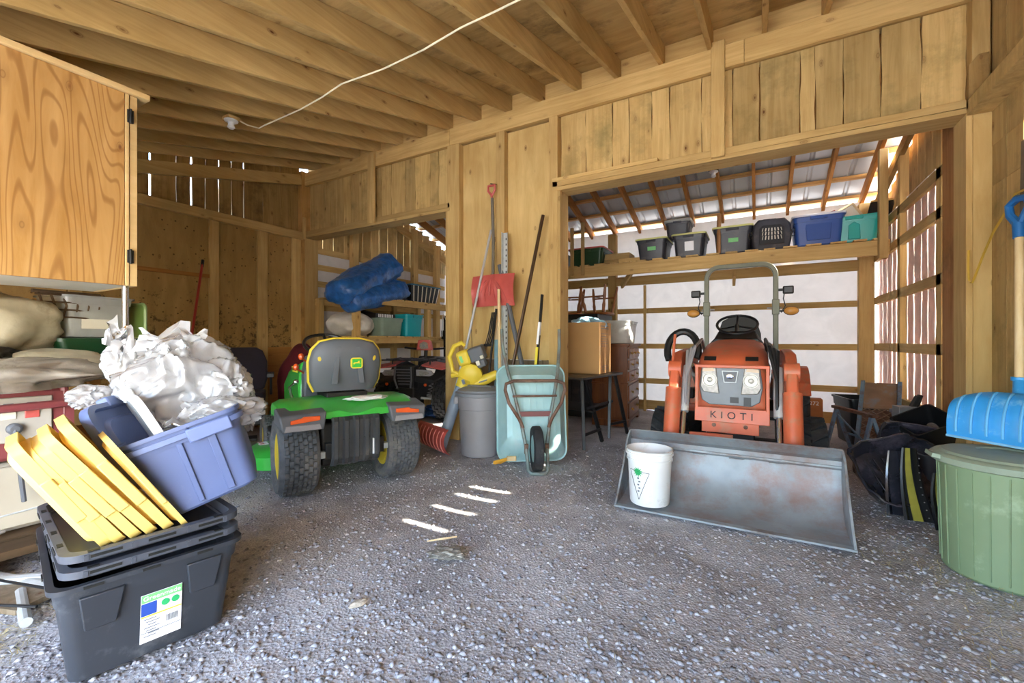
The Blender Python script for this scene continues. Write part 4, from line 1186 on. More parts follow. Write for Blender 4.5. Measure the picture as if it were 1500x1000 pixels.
# tilted slate blue tote with its own lid and a grey lid standing in it
BL = thing('storage_tote', 'slate blue plastic tote tilted on top of the foreground stack', 'tote', (-2.09, 1.015, .513), (.338, -.015, -.5))
tote_parts(BL, .46, .385, .335, TOTEB, .86, rim=.014, rib=False, handle=False)
m_ = MB(); m_.loft([rr(.46 * .99 + .012, .385 * .99 + .012, .05, 5, .285), rr(.46 + .034, .385 + .034, .055, 5, .285), rr(.46 + .034, .385 + .034, .055, 5, .305), rr(.46 + .012, .385 + .012, .05, 5, .305)]); part('lower_rim', m_, TOTEBL, BL)
m_ = MB()
for y, wv in ((-.02, .010), (.085, .014)):
    a = [( .23 * (.86 + .14 * z / .335) + .004, y + s * wv + (.0 if z > .1 else -.01), z) for z, s in ((.02, -1), (.02, 1), (.27, 1), (.27, -1))]
    m_.loft([a, [(x + .006, yy, z) for x, yy, z in a]])
part('rib', m_, TOTEB, BL, .003)
m_ = MB(); m_.bx((.246, .09, .285), (.012, .15, .055)); part('handle', m_, TOTEBL, BL, .006)
iB = Matrix.Translation(BL.location) @ BL.rotation_euler.to_matrix().to_4x4()
def inblue(p): return tuple(iB @ Vector(p))
def stand_lid(label, mat, p, rot, L, Hh, th):
    t = thing('tote_lid', label, 'lid', inblue(p), rot)
    m = MB(); f = lambda pts, y: [(q[0], y, q[1] + Hh / 2) for q in pts]
    m.loft([f(rr(L * .55, Hh * .6, .05, 5), th * .75), f(rr(L * .6, Hh * .66, .05, 5), th * .35), f(rr(L * .82, Hh * .86, .05, 5), th * .35), f(rr(L * .86, Hh * .9, .05, 5), th), f(rr(L, Hh, .06, 5), th), f(rr(L, Hh, .06, 5), 0), f(rr(L * .94, Hh * .95, .06, 5), 0), f(rr(L * .9, Hh * .92, .06, 5), th * .2)])
    part('panel', m, mat, t)
    m = MB(); m.box(-.045, -.006, Hh - .02, .045, th + .006, Hh + .022); part('grip_edge', m, mat, t, .006)
    return t
stand_lid('slate blue tote lid standing up inside the tilted blue tote', TOTEBL, (.02, -.165, .14), (.50, .0, -.75), .40, .36, .03)
stand_lid('pale grey lid standing behind the blue lid in the tilted tote', GRLID, (.0, -.11, .14), (.46, .0, -.2), .40, .37, .03)

# crumpled clear plastic sheet heaped in the blue tote
def folds(c, rad, seed, up=.25, sub=5, rot=0.0):
    """one billow of thin film: long creases that run out from the middle"""
    bm = bmesh.new(); bmesh.ops.create_icosphere(bm, subdivisions=sub, radius=1)
    off = Vector((seed * 2.3, seed * 5.1, seed))
    for v in bm.verts:
        p = v.co.copy()
        w_ = Vector((p.x * 1.2, p.y * 1.2, p.z * .8)) + .5 * Vector((noise.noise(p * 1.5 + off), noise.noise(p * 1.5 - off), noise.noise(p * 1.3 + off * 2)))
        k = 1 + .35 * noise.noise(p * 1.3 + off) + up * (.5 - abs(noise.noise(w_ * 2.2 + off))) + up * .22 * (.5 - abs(noise.noise(w_ * 5.5 - off)))
        p = Vector((p.x * rad[0], p.y * rad[1], p.z * rad[2])) * k
        cs, sn = math.cos(rot), math.sin(rot)
        v.co = Vector((c[0] + p.x * cs - p.y * sn, c[1] + p.x * sn + p.y * cs, c[2] + p.z))
    mb = MB(); bm.verts.index_update()
    mb.v = [tuple(v.co) for v in bm.verts]; mb.f = [tuple(v.index for v in f.verts) for f in bm.faces]; bm.free()
    return mb
mb = folds((-2.22, .97, .965), (.17, .20, .165), 3, .5, 6)
for c, r_, sd in (((-2.12, 1.05, .93), (.12, .09, .115), 5), ((-2.16, 1.13, .90), (.08, .06, .085), 8), ((-2.50, .84, 1.07), (.04, .065, .09), 9), ((-2.02, 1.02, .86), (.10, .13, .06), 11), ((-2.30, 1.03, 1.10), (.10, .12, .05), 12), ((-2.13, 1.17, .81), (.045, .03, .06), 14), ((-2.44, .70, .93), (.06, .06, .04), 15)):
    t_ = folds(c, r_, sd, .6, 5); mb.add(t_.v, t_.f)
# loose flaps: thin curved sheets standing off the heap
for (c, a, b_, n_) in (((-2.26, .90, 1.14), (.14, .10, .02), (-.02, .03, .07), 1), ((-2.46, .80, 1.10), (-.02, .08, -.09), (.03, .03, .09), 3), ((-2.02, .92, .88), (.02, .16, .03), (.08, -.03, -.05), 4)):
    c, a, b_ = V(c), V(a), V(b_)
    mb.loft([[c + a * (u / 9 - .5) * 1.6 + b_ * (v_ / 9) * (1 + .4 * math.sin(u * 1.3 + n_)) + Vector((noise.noise(Vector((u * .5, v_ * .5, n_))), noise.noise(Vector((u * .5, v_ * .5, n_ + 9))), noise.noise(Vector((u * .5, v_ * .5, n_ + 5))))) * .035 for u in range(10)] for v_ in range(10)], False, False, closed=False)
single('plastic_sheet', mb, FILM, 'crumpled clear plastic sheet heaped in the tilted blue tote', 'plastic sheet', smooth=70)

# ---------------------------------------------------------------- pine cabinet hung on the left, its pole
T = thing('wall_cabinet', 'pine grained cabinet hanging high on the left, with dark hinges', 'cabinet', (-3.2, .56, 1.49))
m = MB(); m.box(-.62, -.62, .0, -.025, .56, 1.12); part('body', m, CRM, T, .003)
m = MB(); m.box(-.022, -.62, -.004, 0, .505, 1.115); part('door', m, PINE, T, .002)
m = MB(); m.box(-.022, .508, -.004, .004, .525, 1.115); m.box(-.60, .545, -.004, -.03, .565, 1.115); m.box(-.03, .53, -.004, -.004, .566, 1.115); part('side_door', m, PINEX, T, .002)
m = MB(); m.box(-.64, -.64, 1.118, .02, .62, 1.15); part('cabinet_top', m, PINEX, T, .003)
for z in (.13, .95):
    m = MB(); m.box(-.004, .515, z, .012, .545, z + .075); m.tube([(.012, .53, z - .005), (.012, .53, z + .08)], .007, 8); part('hinge', m, IRON, T, .002)
m = MB(); m.tube([(-3.25, 1.085, 0), (-3.25, 1.085, 1.49)], .017, 12); m.lathe([(.05, 0), (.05, .01), (.02, .02)], 12, Matrix.Translation((-3.25, 1.085, 0))); m.lathe([(.026, 1.17), (.026, 1.21)], 12, Matrix.Translation((-3.25, 1.085, 0)))
single('support_pole', m, CHROME, 'thin bright metal pole standing under the corner of the pine cabinet', 'pole')
m = MB(); m.tube([(-3.75, -.02, 0), (-3.75, -.02, 1.49)], .017, 10)
single('support_pole', m, CHROME, 'metal pole under the far left end of the pine cabinet', 'pole')

# ---------------------------------------------------------------- pile below the cabinet
T = thing('work_table', 'dark wooden work table under the pine cabinet, loaded with bags and bins', 'table', (-4.45, .75, 0))
m = MB(); m.box(-.45, -.85, .93, .42, .72, .97); part('table_top', m, DARKW, T, .004)
for x in (-.40, .36):
    for y in (-.8, .66):
        m = MB(); m.box(x - .035, y - .035, 0, x + .035, y + .035, .93); part('leg', m, DARKW, T, .003)
m = MB(); m.box(-.42, -.8, .45, .38, .68, .47); part('lower_shelf', m, DARKW, T, .003)
T = thing('storage_tote', 'dark green lidded tote on the work table behind the white bags', 'tote', (-4.28, 1.22, .97), .12)
tote_parts(T, .40, .48, .20, DGRN, .9, lid=DGRN, handle=False)
T = thing('clear_bin', 'clear plastic bin with a card label, standing on the dark green tote', 'bin', (-4.27, 1.20, 1.19), .16)
tote_parts(T, .36, .40, .29, CLEARP, .84, rib=False, handle=False)
m = MB(); m.box(.158, -.10, .06, .164, .06, .17); part('card_label', m, CRM, T)
T = thing('bin_lid', 'olive green lid leaning upright beside the clear bin', 'lid', (-4.30, 1.475, 1.19), (0, 0, .10))
m = MB(); m.loft([[(x, y_, z + .13) for x, z, _ in rr(.34, .26, .04, 4)] for y_ in (0, .02)]); part('panel', m, pm('olive_lid', '5f7a3a', .45), T)
m = MB(); m.tube([(x, .01, z + .13) for x, z, _ in rr(.34, .26, .04, 4)], .012, 6, True); part('rolled_edge', m, pm('pale_olive_edge', '8aa06a', .45), T)
def bagthing(name, label, cat, c, rad, seed, mat, amp=.35, fr=1.6, ridge=.08, sub=4, rot=0, flat=.8, sm=60):
    return single(name, blob(c, rad, seed, amp, fr, sub, rad[2] * flat, ridge, rot, 6), mat, label, cat, smooth=sm)
bagthing('bedding_bag', 'big off-white bedding bag wrapped in plastic under the cabinet', 'bag', (-4.14, .70, 1.255), (.24, .33, .21), 21, BAGW, .25, 1.5, .10)
bagthing('bedding_bag', 'smaller off-white sack lying below the big bedding bag', 'bag', (-3.92, .98, 1.01), (.20, .26, .10), 24, BAGW, .3, 1.6, .06)
bagthing('refuse_bag', 'black plastic sack under the bedding bags', 'bag', (-3.94, .55, 1.02), (.22, .30, .115), 27, BLK, .35, 1.9, .15)
# wicker frame
WICK = pm('dark_wicker', '5a4630', .8, var=.2)
T = thing('wicker_basket', 'brown wicker basket leaning under the cabinet above the bedding bag', 'basket', (-4.1, 1.06, 1.30), (0, .0, .2))
m = MB()
for k in range(6):
    y = -.15 + .06 * k
    m.tube([(0, y, .0), (.03, y + .01, .10), (.0, y, .19)], .007, 5)
for k in range(4):
    z = .02 + .05 * k
    m.tube([(.01, -.17, z), (.03, 0, z + .005), (.01, .17, z)], .006, 5)
part('weave', m, WICK, T)
m = MB(); m.tube([(0, -.18, .19), (.0, .18, .19)], .013, 6); part('rim', m, WICK, T)
# generator with sockets
T = thing('generator', 'generator with a white socket panel and maroon tube frame, left edge', 'generator', (-3.46, .56, .50), -.05)
m = MB(); m.box(-.42, -.30, .02, -.02, .34, .40); part('housing', m, DARKW if False else MAR, T, .02)
m = MB(); m.box(-.02, -.32, .12, .0, .27, .36); pn = part('socket_panel', m, PAN, T, .006)
for k in range(6):
    y = -.26 + .085 * k
    m = MB(); m.box(-.002, y, .245, .006, y + .055, .285); part('socket', m, CRM if k < 5 else REDP, pn, .003)
    m = MB(); m.box(-.002, y + .008, .315, .005, y + .045, .33); part('switch', m, GREYD, pn, .002)
m = MB()
for k in range(-3, 4):
    for j in range(-3, 4):
        if k * k + j * j < 11: m.bx((.001, .03 + .011 * k, .19 + .009 * j), (.003, .006, .005))
part('vent', m, INK, pn)
m = MB(); m.lathe([(.03, 0), (.03, .03), (.018, .04)], 12, Matrix.Translation((.0, .125, .195)) @ Matrix.Rotation(PI / 2, 4, 'Y')); m.tube([(.03, .125, .19), (.06, .13, .12), (.055, .14, -.02), (.02, .16, -.2)], .011, 7); part('plug_and_cord', m, GREYD, T)
m = MB(); m.tube([(.05, -.36, .30), (.05, .37, .315), (-.1, .39, .31), (-.42, .39, .31)], .022, 9); m.tube([(-.03, .32, .0), (-.03, .32, .40)], .02, 8); m.box(-.02, .275, .03, -.012, .36, .38); part('tube_frame', m, MAR, T)
T = thing('white_cabinet', 'low white metal cabinet under the generator with a coiled grey cord on it', 'cabinet', (-3.56, .55, .12), -.03)
m = MB(); m.box(-.35, -.36, 0, 0, .36, .38); part('body', m, PAN, T, .02)
m = MB(); m.box(0, -.06, .02, .022, .33, .36); part('front_panel', m, pm('aged_cream', 'aea694', .5, var=.06), T, .015)
m = MB(); m.tube([(.02, -.05, .09), (.026, .3, .11)], .005, 6); part('wire_clip', m, GALV, T)
DKP = wood('dark_pallet_wood', 1, '3a2c1c', '5a4630', knots=.4)
T = thing('pallet', 'low wooden pallet under the white cabinet by the left edge', 'pallet', (-3.6, .55, 0), -.03)
for k in range(4):
    m = MB(); m.box(-.40 + .2 * k, -.5, .075, -.24 + .2 * k, .5, .118); part('plank', m, DKP, T, .003)
for y in (-.4, 0, .4):
    m = MB(); m.box(-.40, y - .04, 0, .38, y + .04, .075); part('runner', m, DKP, T, .003)
m = MB()
pts = []
for k in range(64):
    a = 2 * PI * k / 16
    pts.append((-3.515 + .012 * math.sin(k * 1.7) + .0006 * k, .36 + (.155 + .012 * math.sin(k)) * math.cos(a), .33 + (.20 + .010 * math.cos(k * 1.3)) * math.sin(a)))
m.tube(pts, .009, 6)
m.tube([(-3.50, .45, .50), (-3.49, .47, .36), (-3.49, .50, .20), (-3.48, .58, .13), (-3.49, .66, .15)], .009, 6)
single('coiled_cable', m, pm('grey_cord', '77706a', .5), 'coil of grey power cord hung on the low white cabinet', 'cord')
single('plastic_sheet', blob((-3.62, .62, .96), (.34, .48, .10), 31, .5, 1.5, 5, .06, .3, .1, 4), FILM2, 'dusty clear plastic sheet draped over the generator', 'plastic sheet', smooth=50)
# pipes on the ground
pp = [((-3.35, .34, .05), (-2.72, .86, .04), .022, GALV, 'grey metal pipe slanting toward the tote stack'), ((-3.42, .50, .03), (-2.7, .72, .03), .024, GALV, 'grey metal pipe lying nearest the low white cabinet'),
      ((-2.92, .60, .02), (-2.58, .545, .02), .020, GALV, 'short grey pipe end pointing at the camera'), ((-3.2, .28, .065), (-2.60, .58, .06), .006, BLK, 'thin black rod lying on the grey pipes'), ((-3.1, .24, .05), (-2.66, .46, .03), .006, BLK, 'thin black rod nearest the camera, on the ground'),
      ((-3.3, .44, .09), (-2.66, .66, .07), .006, BLK, 'thin black rod farthest from the camera on the pipes')]
for a, b_, r_, mt, lb in pp:
    m = MB(); m.tube([a, b_], r_, 10); single('metal_pipe' if r_ > .01 else 'thin_rod', m, mt, lb, 'pipe' if r_ > .01 else 'rod', 'pipes on the ground by the left edge')
T = thing('wooden_board', 'wide grey weathered board on the ground under the pipes', 'board', (-3.05, .52, .005), .35)
m = MB(); m.plank((-.42, 0, .012), (.32, 0, .012), (0, .09, 0), (0, 0, .011), 5, .005); part('panel', m, OLDW, T)

# ---------------------------------------------------------------- red push broom by the left wall
T = thing('packing_crate', 'dark wooden crate against the left wall, holding up the red broom', 'crate', (-5.72, 2.42, 0))
for k in range(5):
    m = MB(); m.box(-.21, -.22, .22 * k + .005, .21, .22, .22 * k + .21); part('plank', m, DARKW, T, .004)
T = thing('broom', 'push broom with a dark red head and red handle leaning on the left wall', 'broom', (-5.56, 2.42, 1.10))
m = MB(); m.bx((0, 0, .07), (.07, .34, .05), (0, 0, -.1)); part('head', m, REDD, T, .012)
m = MB()
for k in range(26):
    for j in (-1, 0, 1): m.bx((.02 * j, -.155 + .0125 * k, .025), (.010, .008, .05), (.1 * j, 0, 0))
part('bristles', m, BLK, T)
m = MB(); m.tube([(0, .02, .08), (-.36, .30, 1.02)], .014, 9); h_ = part('handle', m, pm('broom_red', 'a8362a', .4), T)
m = MB(); m.tube([(-.345, .288, .97), (-.375, .311, 1.06)], .017, 9); part('grip', m, BLK, h_)

# ---------------------------------------------------------------- power wheelchair
T = thing('power_wheelchair', 'dark power wheelchair with a purple-black seat behind the mower', 'wheelchair', (-5.05, 2.72, 0), R(58))
m = MB(); m.loft([rr(.46, .44, .07, 4, z) for z in (.50, .58, .60)]); m.v = [(x, y - .02, z) for x, y, z in m.v]; part('seat', m, CLOTH, T, .015)
bo = [(-.21, .60), (.21, .60), (.245, .72), (.24, .92), (.19, 1.05), (.12, 1.09), (-.14, 1.09), (-.20, 1.06), (-.245, .92), (-.245, .72)]
m = MB(); m.loft([[(x * k, .20 + (z - .6) * .22 + dy, z) for x, z in bo] for k, dy in ((.94, -.035), (1, -.01), (1, .05), (.93, .08))]); part('backrest', m, CLOTH, T, .01)
m = MB(); m.box(-.22, -.26, .24, .22, .30, .48); part('battery_box', m, BLK, T, .02)
m = MB(); m.box(-.20, -.265, .40, .20, -.255, .47); part('front_cover', m, BLKG, T, .004)
m = MB(); m.loft([[(x, -.275, z + .50) for x, z, _ in rr(.14, .05, .024, 5)], [(x, -.268, z + .50) for x, z, _ in rr(.14, .05, .024, 5)]]); m.v = [(x + .13, y, z) for x, y, z in m.v]; nb = part('name_badge', m, WHI, T)
text('lettering', 'GOGO', .042, INK, nb, frameM((.13, -.277, .50), (1, 0, 0), (0, 0, 1)), .0006)
m = MB(); m.lathe([(.028, 0), (.028, .004)], 16, Matrix.Translation((-.02, -.268, .33)) @ Matrix.Rotation(PI / 2, 4, 'X')); rbq = part('round_badge', m, WHI, T)
m = MB(); m.bx((-.02, -.274, .33), (.008, .002, .03)); part('badge_mark', m, INK, rbq)
for s in (-1, 1):
    m = MB(); m.tube([(s * .28, .26, .52), (s * .28, .24, .74), (s * .28, -.02, .76)], .016, 8); m.box(s * .28 - .035, -.16, .755, s * .28 + .035, .16, .80); part('armrest', m, BLK, T, .008)
    tire(T, 'drive_wheel', (s * .31, .18, .17), .17, .09, .09, GTIRE, GREYD, lug=None, rim_depth=.6)
    tire(T, 'caster_wheel', (s * .26, -.32, .10), .10, .06, .05, GTIRE, GREYD, lug=None, rim_depth=.6)
    m = MB(); m.bar((s * .26, -.32, .12), (s * .22, -.2, .32), .03, .03); part('caster_fork', m, BLK, T, .004)
m = MB(); m.tube([(-.28, -.16, .79), (-.28, -.20, .83)], .02, 8); m.bx((-.28, -.16, .82), (.06, .10, .045)); m.sph((-.28, -.18, .88), .018, 8, 6); part('joystick', m, BLK, T)
m = MB(); m.tube([(-.24, .30, .98), (-.30, .36, 1.0)], .014, 8); m.bx((-.31, .36, 1.0), (.05, .05, .05)); part('push_handle', m, BLK, T)
m = MB(); m.box(-.16, -.48, .12, .16, -.30, .15); m.bar((0, -.28, .26), (0, -.36, .14), .05, .03); part('footrest', m, BLK, T, .006)
bagthing('cloth_bag', 'maroon cloth bag on the ground by the left wall, showing above the mower hood', 'bag', (-5.30, 3.62, .55), (.28, .26, .56), 41, MARC, .2, 1.4, .05, 4, 0, .97)

# ---------------------------------------------------------------- ATV in the left bay
hd_ = math.atan2(-.95, .30) - PI / 2
T = thing('quad_bike', 'black quad bike with red trim under the rack in the left bay', 'quad bike', (-4.52, 5.0, 0), hd_)
# local y points forward (toward the camera)
for s in (-1, 1):
    tire(T, 'front_wheel', (s * .46, 0, .31), .30, .21, .15, RUB, IRON, lug='knob')
    tire(T, 'rear_wheel', (s * .44, -1.22, .31), .30, .26, .15, RUB, IRON, lug='knob')
    m = MB(); m.loft([[(s * .20, -.42, .72), (s * .58, -.42, .66), (s * .58, -.42, .69), (s * .20, -.42, .78)], [(s * .20, -.10, .80), (s * .62, -.05, .74), (s * .62, -.05, .77), (s * .20, -.10, .86)], [(s * .18, .26, .74), (s * .56, .22, .68), (s * .56, .22, .72), (s * .18, .26, .82)], [(s * .15, .40, .58), (s * .42, .38, .56), (s * .44, .38, .60), (s * .15, .40, .66)]]); fb = part('fender', m, BLK, T, .01)
    m = MB(); m.loft([[(s * .24, -.38, .80), (s * .60, -.38, .745), (s * .60, -.38, .765), (s * .24, -.38, .82)], [(s * .24, .0, .855), (s * .625, .02, .78), (s * .625, .02, .80), (s * .24, .0, .875)], [(s * .20, .28, .80), (s * .50, .26, .745), (s * .50, .26, .765), (s * .20, .28, .825)]]); part('red_fender_trim', m, REDP, fb, .004)
    m = MB(); m.prism([(s * .16, .76), (s * .36, .74), (s * .40, .69), (s * .30, .62), (s * .17, .64)], lambda x, z, y: (x, y - abs(x) * .25, z), .43, .36); hl = part('headlamp', m, GREYP, T, .008)
    m = MB(); m.prism([(s * .20, .74), (s * .33, .725), (s * .35, .695), (s * .22, .66)], lambda x, z, y: (x, y - abs(x) * .25, z), .436, .425); part('lamp_lens', m, LENS, hl, .004)
    m = MB(); m.lathe([(.022, 0), (.022, .02), (.012, .026)], 12, Matrix.Translation((s * .30, .36, .54)) @ Matrix.Rotation(-PI / 2, 4, 'X')); part('orange_reflector', m, ORGR, T)
    m = MB()
    pts = [(s * (.24 + .06 * k / 40) + .03 * math.cos(k * .9), .10 + .03 * math.sin(k * .9), .34 + .30 * k / 40) for k in range(41)]
    m.tube(pts, .007, 5); part('coil_spring', m, GREYP, T)
    m = MB(); m.bar((s * .12, .12, .32), (s * .42, .02, .29), .05, .03); m.bar((s * .12, -.12, .33), (s * .42, -.02, .29), .05, .03); part('suspension_arm', m, GALV, T, .004)
m = MB(); m.loft([[(-.16, .44, .80), (.16, .44, .80), (.13, .40, .50), (-.13, .40, .50)], [(-.17, .28, .82), (.17, .28, .82), (.15, .28, .46), (-.15, .28, .46)]]); gq = part('grille_housing', m, BLK, T, .012)
m = MB()
for k in range(6): m.bx((0, .45 - .006 * k, .76 - .042 * k), (.24 - .012 * k, .012, .018))
part('grille_bars', m, GREYD, gq, .002)
m = MB(); m.tube([(-.12, .46, .80), (-.13, .47, .62), (-.10, .44, .50)], .014, 7); m.tube([(.12, .46, .80), (.13, .47, .62), (.10, .44, .50)], .014, 7); part('bumper_tube', m, GREYD, T)
m = MB(); m.box(-.12, -1.3, .28, .12, .36, .60); m.box(-.18, -.9, .32, .18, -.3, .62); part('engine', m, IRON, T, .02)
m = MB(); m.loft([[(-.16, -.35, .74), (.16, -.35, .74), (.14, -.35, .93), (-.14, -.35, .93)], [(-.16, -1.2, .74), (.16, -1.2, .74), (.14, -1.2, .88), (-.14, -1.2, .88)]]); part('saddle', m, BLK, T, .03)
m = MB()
for x in (-.4, -.2, 0, .2, .4): m.tube([(x, .36, .88), (x, -.28, .90)], .010, 6)
for y in (.36, .05, -.28): m.tube([(-.48, y, .89), (.48, y, .89)], .012, 6)
m.tube([(-.3, .2, .78), (-.3, .2, .9)], .012, 6); m.tube([(.3, .2, .78), (.3, .2, .9)], .012, 6)
part('front_rack', m, BLKG, T)
m = MB(); m.tube([(-.40, -.42, 1.06), (-.15, -.36, 1.04), (.15, -.36, 1.04), (.40, -.42, 1.06)], .016, 8); m.tube([(0, -.3, .8), (0, -.36, 1.04)], .03, 8); part('handlebar', m, BLK, T)
m = MB(); m.loft([[(-.12, -.30, 1.02), (.12, -.30, 1.02), (.10, -.33, 1.19), (-.10, -.33, 1.19)], [(-.12, -.46, 1.02), (.12, -.46, 1.02), (.09, -.44, 1.17), (-.09, -.44, 1.17)]]); m.v = [(x - .02, y + .12, z) for x, y, z in m.v]
pod = part('headlight_pod', m, REDP, T, .02)
m = MB(); m.prism([(-.10, 1.05), (.02, 1.04), (.05, 1.08), (.04, 1.13), (-.02, 1.16), (-.08, 1.14)], lambda x, z, y: (x - .01, y, z), -.176 , -.20); part('pod_lamp', m, LENS, pod, .004)
m = MB(); m.prism([(-.06, 1.08), (-.02, 1.07), (.01, 1.10), (-.03, 1.13)], lambda x, z, y: (x - .01, y, z), -.172, -.18); part('pod_marking', m, INKG, pod)
m = MB(); m.prism([(.27, .775), (.50, .755), (.47, .70), (.30, .705)], lambda x, z, y: (x, y - .1, z), .385, .375); m.prism([(-.27, .775), (-.42, .76), (-.40, .70), (-.30, .705)], lambda x, z, y: (x, y - .1, z), .385, .375); part('white_decal', m, WHI, T)
single('blue_tarpaulin', blob((-4.3, 5.35, .07), (.36, .30, .08), 44, .5, 2, 4, .06, .3, 0, 6), TARP, 'flat bundle of blue tarpaulin on the ground under the quad bike', 'tarp')

# ---------------------------------------------------------------- timber rack in the left bay and what lies on it
T = thing('timber_rack', 'two-level timber rack along the left wall of the left bay', 'rack', (-5.45, 5.3, 0))
for y in (-1.0, .55, 1.2):
    for x in (-.40, .41):
        m = MB(); m.box(x - .045, y - .045, 0, x + .045, y + .045, 1.82 if not (x > 0 and y > .5) else 1.82); part('post', m, W[2], T, .004)
for z0 in (1.715, 1.13):
    m = MB(); m.box(.455, -1.05, z0, .495, 1.75 if z0 > 1.5 else .95, z0 + .095); part('front_beam', m, W[1], T, .004)
    m = MB(); m.box(-.45, -1.05, z0, -.41, 1.25, z0 + .095); part('rear_beam', m, W[1], T, .004)
    for k in range(12):
        y = -1.03 + .19 * k
        m = MB(); m.box(-.46, y, z0 + .096, .49, y + .165, z0 + .114); part('shelf_board', m, W[0], T, .002)
# rolled blue tarp on top
def tarp_roll(name, label, a, b_, r0, r1, seed):
    a, b_ = V(a), V(b_)
    rings = []; n = 44; mm = 30
    d = (b_ - a).normalized(); x = d.cross(Vector((0, 0, 1))).normalized(); y = x.cross(d)
    for i in range(mm + 1):
        t = i / mm
        c = a.lerp(b_, t); r_ = r0 + (r1 - r0) * t
        if i in (0, mm): r_ *= .75
        rg = []
        for k in range(n):
            an = 2 * PI * k / n
            q = Vector((math.cos(an) * 1.2, math.sin(an) * 1.2, t * 3 + seed))
            w_ = 1 + .22 * noise.noise(q) + .09 * (1 - 2 * abs(noise.noise(q * 2.7))) + .05 * math.sin(an * 5 + t * 6 + seed)
            rg.append(c + (x * math.cos(an) * 1.1 + y * math.sin(an) * .85) * r_ * w_)
        rings.append(rg)
    m = MB(); m.loft(rings)
    return single(name, m, TARP, label, 'tarp', smooth=60)
tarp_roll('rolled_tarpaulin', 'long roll of blue tarpaulin, upper one on top of the timber rack', (-5.05, 3.98, 1.82), (-5.45, 5.25, 2.38), .20, .29, 1)
tarp_roll('rolled_tarpaulin', 'lower crumpled roll of blue tarpaulin hanging over the rack post', (-5.0, 4.12, 1.70), (-5.2, 5.30, 2.02), .16, .22, 5)
bagthing('white_sack', 'white plastic sack on the middle shelf of the timber rack', 'sack', (-5.28, 4.42, 1.41), (.26, .36, .19), 51, pm('white_sack_cloth', 'c8c4bc', .6, bump=.3, bscale=16), .25, 1.5, .06, 4, 0, .85)
T = thing('clear_bin', 'pale clear bin with green contents on the rack between sack and turquoise tote', 'bin', (-5.15, 4.93, 1.244), 0)
tote_parts(T, .42, .46, .28, thin('tinted_clear_plastic', 'a8c0b0', tr=.3, clear=.3, gloss=.6), .88, rib=False, handle=False)
m = MB(); m.box(-.16, -.17, .012, .16, .17, .16); part('contents', m, pm('bin_contents', '8a9a78', .8, var=.4, scale=14), T, .02)
T = thing('storage_tote', 'turquoise plastic tote on the middle shelf of the timber rack', 'tote', (-5.14, 5.42, 1.244), 0)
tote_parts(T, .42, .40, .36, TURQ, .9, rib=False)
T = thing('game_box', 'dark box with white lettering lying behind the clear bin on the rack', 'box', (-5.30, 5.02, 1.525), 0)
m = MB(); m.box(-.1, -.22, 0, .12, .2, .08); part('carton', m, BLK, T, .003)
m = MB()
for k in range(9): m.bx((.1215, -.16 + .036 * k, .045), (.002, .022, .05))
part('white_print', m, WHI, T)
bagthing('refuse_bag', 'black plastic sack pushed under the rack top behind the bins', 'bag', (-5.55, 5.0, 1.42), (.22, .55, .22), 55, BLK, .3, 1.8, .15, 4, 0, .7)
T = thing('slatted_crate', 'black crate with pale uprights and blue rim on top of the timber rack', 'crate', (-5.25, 5.78, 1.83), 0)
m = MB(); m.loft([rr(.44, .64, .03, 3, 0), rr(.52, .74, .03, 3, .28), rr(.50, .72, .03, 3, .28), rr(.42, .62, .03, 3, .02)]); part('bin', m, BLK, T)
for k in range(7):
    y = -.29 + .095 * k
    m = MB(); m.bar((.222, y, .01), (.263, y * 1.15, .27), .014, .012); part('slat', m, CRM, T)
m = MB(); m.tube([(x, y, .285) for x, y, _ in rr(.53, .75, .03, 3)], .012, 6, True); part('rim', m, pm('teal_rim', '2a6a84', .45), T)
m = MB(); m.tube([(-4.98, 4.6, 1.85), (-4.97, 4.9, 1.86), (-5.0, 5.2, 1.85), (-5.05, 5.35, 1.86)], .011, 6); single('hose_piece', m, BLK, 'short black hose lying on the rack top beside the tarpaulin', 'hose')
T = thing('metal_jack', 'tall black metal jack leaning at the right end of the timber rack', 'jack', (-4.88, 6.15, 0), 0)
m = MB(); m.box(-.03, -.02, 0, .03, .02, 1.62); part('column', m, IRON, T, .003)
m = MB(); m.box(-.06, -.05, 1.2, .06, .05, 1.36); part('carriage', m, IRON, T, .01)
m = MB(); m.tube([(.04, -.14, 1.25), (.05, -.14, 1.6), (.02, -.08, 1.64), (.02, .02, 1.5)], .008, 6); part('handle', m, GALV, T)

# ---------------------------------------------------------------- tools at the pillar
T = thing('trash_can', 'round grey plastic trash can with lid beside the wheelbarrow', 'trash can', (-2.50, 3.73, 0))
m = MB(); m.lathe([(.19, 0), (.20, .01), (.222, .47), (.228, .475), (.234, .60), (.245, .605), (.245, .635), (.23, .637), (.215, .60), (.19, .015)], 36); part('bin', m, GREYP, T)
m = MB(); m.lathe([(.252, .61), (.262, .61), (.262, .64), (.24, .648), (.235, .665), (.17, .69), (.09, .70), (.085, .685), (.0, .69)], 36); m.bx((0, 0, .695), (.30, .05, .02)); part('lid', m, GREYL, T)
for a in (R(215), R(35)):
    m = MB(); M_ = Matrix.Rotation(a, 4, 'Z')
    m.M = M_; m.box(.225, -.06, .52, .275, .06, .60); part('handle', m, GREYP, T, .012)

